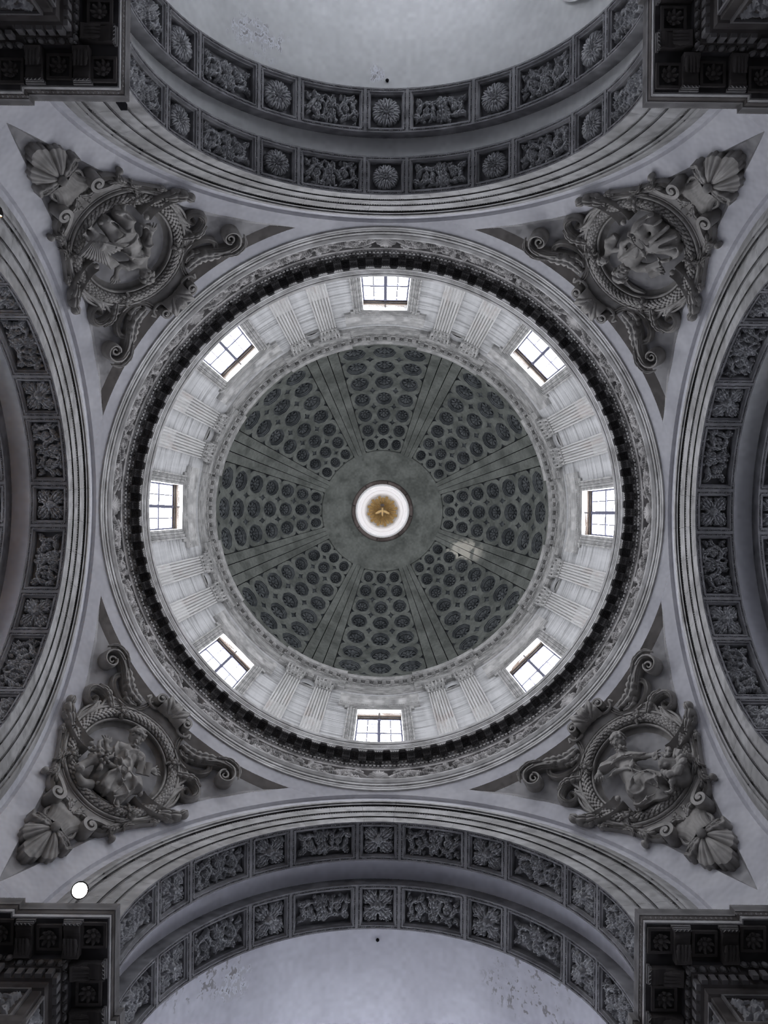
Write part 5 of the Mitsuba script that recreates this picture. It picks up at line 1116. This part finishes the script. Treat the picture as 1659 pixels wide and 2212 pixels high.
hc_ = Clay((-1.5, -1.2, -.1), (.2, .6, .95), .024); g_ = np.random.default_rng(4)
for _ in range(44): hc_.ell(Aa(-.58 + g_.normal(0, .13), -.30 + g_.normal(0, .10), .66 + g_.normal(0, .06)), np.array([.06, .06, .06]) * g_.uniform(.7, 1.2), .012)
put('ox_statue__curls', sk(hc_), 'stucco', True, tw=RR(0))
hn = Clay((-1.5, -1.2, -.1), (.2, .6, .95), .02); hn.path([Aa(-.72, -.22, .54), Aa(-.88, -.16, .50), Aa(-.98, -.02, .46), Aa(-.96, .16, .44)], [.065, .06, .045, .015], .02); hn.path([Aa(-.46, -.26, .62), Aa(-.36, -.06, .60), Aa(-.42, .12, .56)], [.06, .05, .015], .02)
put('ox_statue__horns', sk(hn), 'stucco_light', True, tw=RR(0)); stuff('ox_statue__horns')
# lower right: bearded man with a cloak, a lion under his hand
person('statue_001', RR(3), 'carved stone bearded man in a wide cloak reaching to a lion, lower right medallion',
       dict(head=(.16, 1.18, .36), neck=(-.02, .78, .28), chest=(-.14, .42, .30), hip=(-.30, -.18, .28), shl=(-.38, .86, .26), shr=(.20, .44, .34), ell=(-.74, .98, .26), wrl=(-.95, .92, .28), hal=(-1.06, .76, .28),
            elr=(.42, .16, .42), wrr=(.62, -.02, .46), har=(.72, -.12, .50), knl=(-.60, -.55, .50), knr=(.05, -.55, .56), ftl=(-.72, -1.1, .34), ftr=(.02, -1.35, .36)),
       [((-.1, .6, .26), (-.3, -.2, .28), .30, .36), ((-.3, -.2, .26), (-.56, -.6, .46), .28, .25), ((-.3, -.2, .26), (.05, -.6, .5), .28, .26), ((-.56, -.6, .44), (-.62, -1.0, .30), .25, .26), ((.05, -.55, .5), (.0, -1.3, .3), .25, .28), ((-.4, .84, .24), (-.80, .90, .22), .18, .16), ((.18, .46, .32), (.42, .18, .40), .19, .15), ((-.5, -.9, .25), (0, -1.2, .25), .26, .3), ((.1, -.5, .3), (.35, -1.0, .3), .25, .25)],
       [([(-.95, .62, .30), (-.6, .80, .40), (-.2, .74, .50), (.18, .50, .54)], .06), ([(-.95, .55, .28), (-.55, .45, .44), (-.2, .2, .56), (.0, -.2, .62)], .065), ([(.2, .45, .52), (-.1, .2, .60), (-.3, -.15, .62), (-.58, -.35, .62)], .06), ([(-.66, -.45, .58), (-.3, -.1, .70), (.1, -.25, .70), (.28, -.6, .58)], .075), ([(-.70, -.5, .55), (-.80, -.8, .48), (-.76, -1.0, .44), (-.55, -1.08, .50), (-.38, -.98, .52)], .06), ([(.26, -.6, .58), (.1, -1.0, .55), (-.15, -1.15, .5), (-.45, -1.02, .5)], .06), ([(.0, -.3, .68), (-.06, -.7, .60), (.06, -1.1, .5)], .05), ([(.3, -.62, .5), (.42, -1.0, .44), (.3, -1.4, .38)], .06), ([(.0, -1.2, .42), (.2, -1.45, .40), (.45, -1.4, .34)], .06)],
       [(.085, 5.2, (.5, 1, .2))], 23, face=(-.45, -.15, .88), up_=(.2, .97, .1), hs=1.3)
def lion():
    c = Clay((-.1, -2.0, -.16), (1.5, .3, .95), .024)
    c.ell(Aa(.80, -.70, .52), (.24, .27, .22), .08); c.path([Aa(.78, -.66, .62), Aa(.68, -.56, .72), Aa(.62, -.60, .74)], [.16, .12, .10], .06); c.cap(Aa(.56, -.66, .68), Aa(.72, -.72, .72), .085, .085, .04); c.cap(Aa(.60, -.80, .62), Aa(.68, -.82, .64), .06, .06, .03)
    c.ell(Aa(.60, -.56, .82), (.05, .04, .03), .01)
    for q in ((.66, -.42, .68), (.86, -.50, .74)): p = Aa(*q); c.ell(p, (.05, .035, .05), dig=True); c.ell(p - [0, 0, .03], (.035, .035, .035), .01)
    for q in ((.72, -.22, .50), (1.04, -.45, .52)): c.ell(Aa(*q), (.08, .08, .05), .02)
    c.path([Aa(.9, -1.0, .34), Aa(.75, -1.4, .3)], [.34, .3], .1); c.path([Aa(.78, -1.12, .46), Aa(.62, -1.22, .54), Aa(.46, -1.30, .58)], [.14, .11, .10], .05)
    for i in range(4): c.cap(Aa(.46 + .055 * i - .08, -1.36 + .03 * i, .60), Aa(.42 + .055 * i - .08, -1.44 + .03 * i, .58), .036, .03, .012)
    return c
put('lion_statue', sk(lion()), 'stucco_light', True, tw=RR(3)); tag('lion_statue', 'carved stone lion with a shaggy mane, in the lower right medallion', 'lion statue')
mn = Clay((.1, -1.9, -.16), (1.6, .3, 1.0), .022); g_ = np.random.default_rng(9)
for i in range(64):
    a0 = g_.uniform(0, 2 * PI); r0 = g_.uniform(.24, .40); b0 = np.array([.84 + r0 * math.cos(a0), -.76 + r0 * 1.15 * math.sin(a0)]); e0_ = b0 + np.array([math.cos(a0 + .5), math.sin(a0 + .5)]) * .17
    if abs((a0 % (2 * PI)) - 2.4) < .75: continue
    mn.path([Aa(*b0, .72), Aa(*((b0 + e0_) / 2 + [.02, 0]), .70), Aa(*e0_, .46)], [.07, .062, .02], .012)
put('lion_statue__mane', sk(mn), 'stucco', True, tw=RR(3))
# upper left: draped man, an eagle with raised wings before him
person('statue_002', RR(1), 'carved stone draped young man behind an eagle, in the upper left medallion',
       dict(head=(.16, 1.22, .34), neck=(.0, .80, .28), chest=(-.05, .42, .30), hip=(-.16, -.25, .28), shl=(-.32, .66, .28), shr=(.32, .60, .28), ell=(-.62, .42, .34), wrl=(-.84, .25, .36), hal=(-.96, .14, .36),
            elr=(.62, .28, .28), wrr=(.84, .42, .24), har=(.98, .55, .22), knl=(-.52, -.62, .52), knr=(.08, -.60, .50), ftl=(-.70, -1.1, .34), ftr=(-.05, -1.25, .34)),
       [((.0, .6, .26), (-.18, -.25, .28), .27, .34), ((-.18, -.25, .26), (-.50, -.65, .46), .28, .26), ((-.18, -.25, .26), (.06, -.6, .46), .26, .24), ((-.5, -.65, .44), (-.55, -1.1, .28), .26, .26), ((.05, -.6, .44), (-.05, -1.2, .28), .24, .26), ((-.34, .62, .26), (-.64, .42, .32), .17, .14), ((.30, .58, .26), (.58, .30, .28), .16, .13), ((-.55, .4, .2), (-.85, .1, .2), .16, .2)],
       [([(-.5, -.1, .4), (-.3, .05, .56), (.0, .0, .60), (.25, -.2, .50)], .065), ([(-.62, .5, .40), (-.85, .3, .40), (-.98, .0, .34), (-.8, -.2, .3)], .06), ([(-.2, .7, .40), (-.05, .35, .52), (.1, .0, .54)], .05), ([(.25, .7, .38), (.12, .4, .50), (-.1, .1, .56)], .05), ([(-.7, -.5, .54), (-.35, -.35, .66), (.1, -.45, .62)], .07), ([(-.7, -.6, .5), (-.72, -.95, .46), (-.5, -1.2, .42)], .06), ([(-.3, -.5, .62), (-.3, -.9, .5), (-.2, -1.25, .42)], .055), ([(-.75, .2, .42), (-.68, .0, .46), (-.85, -.1, .38)], .045)],
       [(.085, 5.2, (1, .3, .3))], 31, beard=False, face=(-.35, -.1, .93), up_=(.15, .98, .1), hs=1.22)
eg = Clay((-.3, -1.9, -.16), (1.4, .5, .95), .024)
eg.path([Aa(.55, -1.15, .40), Aa(.50, -.8, .52), Aa(.42, -.48, .56)], [.20, .25, .15], .1); eg.ell(Aa(.36, -.34, .62), (.14, .13, .14), .05); eg.path([Aa(.30, -.30, .72), Aa(.24, -.28, .78), Aa(.22, -.34, .80)], [.06, .045, .02], .02)
for q in ((.30, -.24, .70), (.42, -.26, .72)): eg.ell(Aa(*q), (.025, .025, .03), dig=True)
for s_ in (.40, .66): eg.path([Aa(s_, -1.2, .42), Aa(s_ - .02, -1.4, .42)], [.10, .05], .05); [eg.path([Aa(s_ - .02, -1.4, .42), Aa(s_ - .02 + o, -1.52, .46)], [.035, .02], .02) for o in (-.08, 0, .08)]
eg.ripple(.035, 14, 5); put('eagle_statue', sk(eg), 'stucco', True, tw=RR(1)); tag('eagle_statue', 'carved stone eagle with spread wings, in the upper left medallion', 'eagle statue')
wg = []
for i in range(10): t = i / 9; wg += feather_wing((.62 - .1 * t, -.95 + .18 * t), [(1.25 - .42 * t, -.95 + .95 * t)], .10, .58 + .015 * i)
for i in range(9): t = i / 8; wg += feather_wing((.50 - .05 * t, -.90 + .1 * t), [(.98 - .86 * t, -.35 + .22 * t)], .09, .66 + .01 * i)
for i in range(7): t = i / 6; wg += feather_wing((.66, -.42), [(.56 + .30 * t, .30 - .12 * t)], .085, .52 + .012 * i)
w2 = [m for m in wg]; put('eagle_statue__wing', W(join(w2[:19])), 'stucco', True, tw=RR(1)); put('eagle_statue__wing_001', W(join(w2[19:])), 'stucco', True, tw=RR(1))
# upper right: draped man with a book, an angel at his side
person('statue_003', RR(2), 'carved stone seated man in heavy drapery with a book, in the upper right medallion',
       dict(head=(.02, 1.08, .36), neck=(.06, .66, .30), chest=(.12, .34, .32), hip=(.22, -.35, .30), shl=(-.24, .50, .30), shr=(.40, .62, .28), ell=(-.46, .22, .36), wrl=(-.62, .10, .40), hal=(-.70, .02, .42),
            elr=(.64, .30, .36), wrr=(.60, .02, .46), har=(.50, -.10, .50), knl=(-.22, -.62, .56), knr=(.62, -.55, .54), ftl=(-.30, -1.2, .36), ftr=(.55, -1.2, .34)),
       [((.08, .5, .28), (.2, -.3, .3), .30, .36), ((.2, -.35, .28), (-.2, -.65, .5), .30, .28), ((.2, -.35, .28), (.60, -.6, .48), .28, .25), ((-.2, -.65, .48), (-.3, -1.2, .3), .27, .28), ((.6, -.58, .46), (.5, -1.15, .3), .25, .26), ((-.25, .46, .28), (-.48, .22, .34), .18, .15), ((.38, .58, .26), (.62, .3, .34), .18, .15), ((-.25, -.7, .42), (-.62, -.95, .36), .27, .26), ((-.1, -1.0, .3), (.4, -1.1, .3), .28, .26)],
       [([(-.3, .1, .50), (.0, -.05, .64), (.4, -.02, .62), (.75, -.2, .5)], .07), ([(-.5, -.3, .46), (-.1, -.28, .68), (.4, -.3, .66)], .06), ([(-.2, -.45, .66), (-.45, -.8, .60), (-.62, -1.1, .50), (-.80, -.95, .42)], .075), ([(-.1, -.5, .68), (-.2, -.95, .58), (-.35, -1.35, .44)], .065), ([(.1, -.5, .64), (.05, -.95, .54), (.05, -1.35, .42)], .06), ([(.62, -.5, .62), (.7, -.85, .52), (.62, -1.25, .42)], .065), ([(.35, -.45, .62), (.35, -.9, .5), (.3, -1.3, .4)], .055), ([(-.5, -.75, .50), (-.72, -.6, .44), (-.66, -.3, .36)], .06), ([(-.15, .6, .44), (.05, .3, .54), (.2, .0, .58)], .05), ([(.36, .72, .40), (.3, .35, .52), (.3, .0, .56)], .05)],
       [(.085, 5.0, (1, -.2, .3))], 41, face=(.35, -.15, .92), up_=(0, .98, .1), hs=1.28, book=((-.66, .10, .44), (.22, -.10, .04), (.08, .24, .02), 0))
an = Clay((.2, -.2, -.16), (1.5, 1.9, .6), .0225); at_ = head(an, Aa(.72, 1.18, .26), (-.55, -.2, .8), (.2, .95, .1), .82)
an.path([Aa(.76, 1.0, .22), Aa(.88, .66, .20), Aa(.98, .35, .14)], [.09, .17, .16], .06); an.path([Aa(.80, .82, .24), Aa(.66, .62, .32), Aa(.56, .46, .38)], [.085, .07, .05], .04); hand(an, Aa(.56, .46, .38), (-.6, -.6, .2), 1, .75)
an.path([Aa(.96, .78, .22), Aa(1.1, .6, .26), Aa(1.06, .42, .30)], [.085, .07, .05], .04); hand(an, Aa(1.06, .42, .30), (-.3, -.8, .2), 1, .75)
put('angel_statue', sk(an), 'stucco_light', True, tw=RR(2)); tag('angel_statue', 'carved stone winged child angel beside the seated man, in the upper right medallion', 'angel statue')
ah = Clay((.2, .6, -.16), (1.3, 1.9, .6), .0225); g_ = np.random.default_rng(12)
curls(ah, at_, [(.19 * math.sin(p) * math.cos(t), .06 + .2 * math.cos(p), -.05 + .17 * math.sin(p) * math.sin(t)) for t, p in zip(g_.uniform(0, 6.28, 40), g_.uniform(0, 1.5, 40)) if not (math.sin(t) > .2 and p > .8)], .055, 2)
put('angel_statue__hair', sk(ah), 'stucco', True, tw=RR(2))
wa = []
for i in range(8): t = i / 7; wa += feather_wing((-.16 - .3 * t, 1.14 + .06 * t), [(-.30 - .70 * t, 1.36 - .44 * t)], .075, -.06 + .012 * i)
put('angel_statue__wing', W(join(wa), False), 'stucco', True, tw=RR(2))
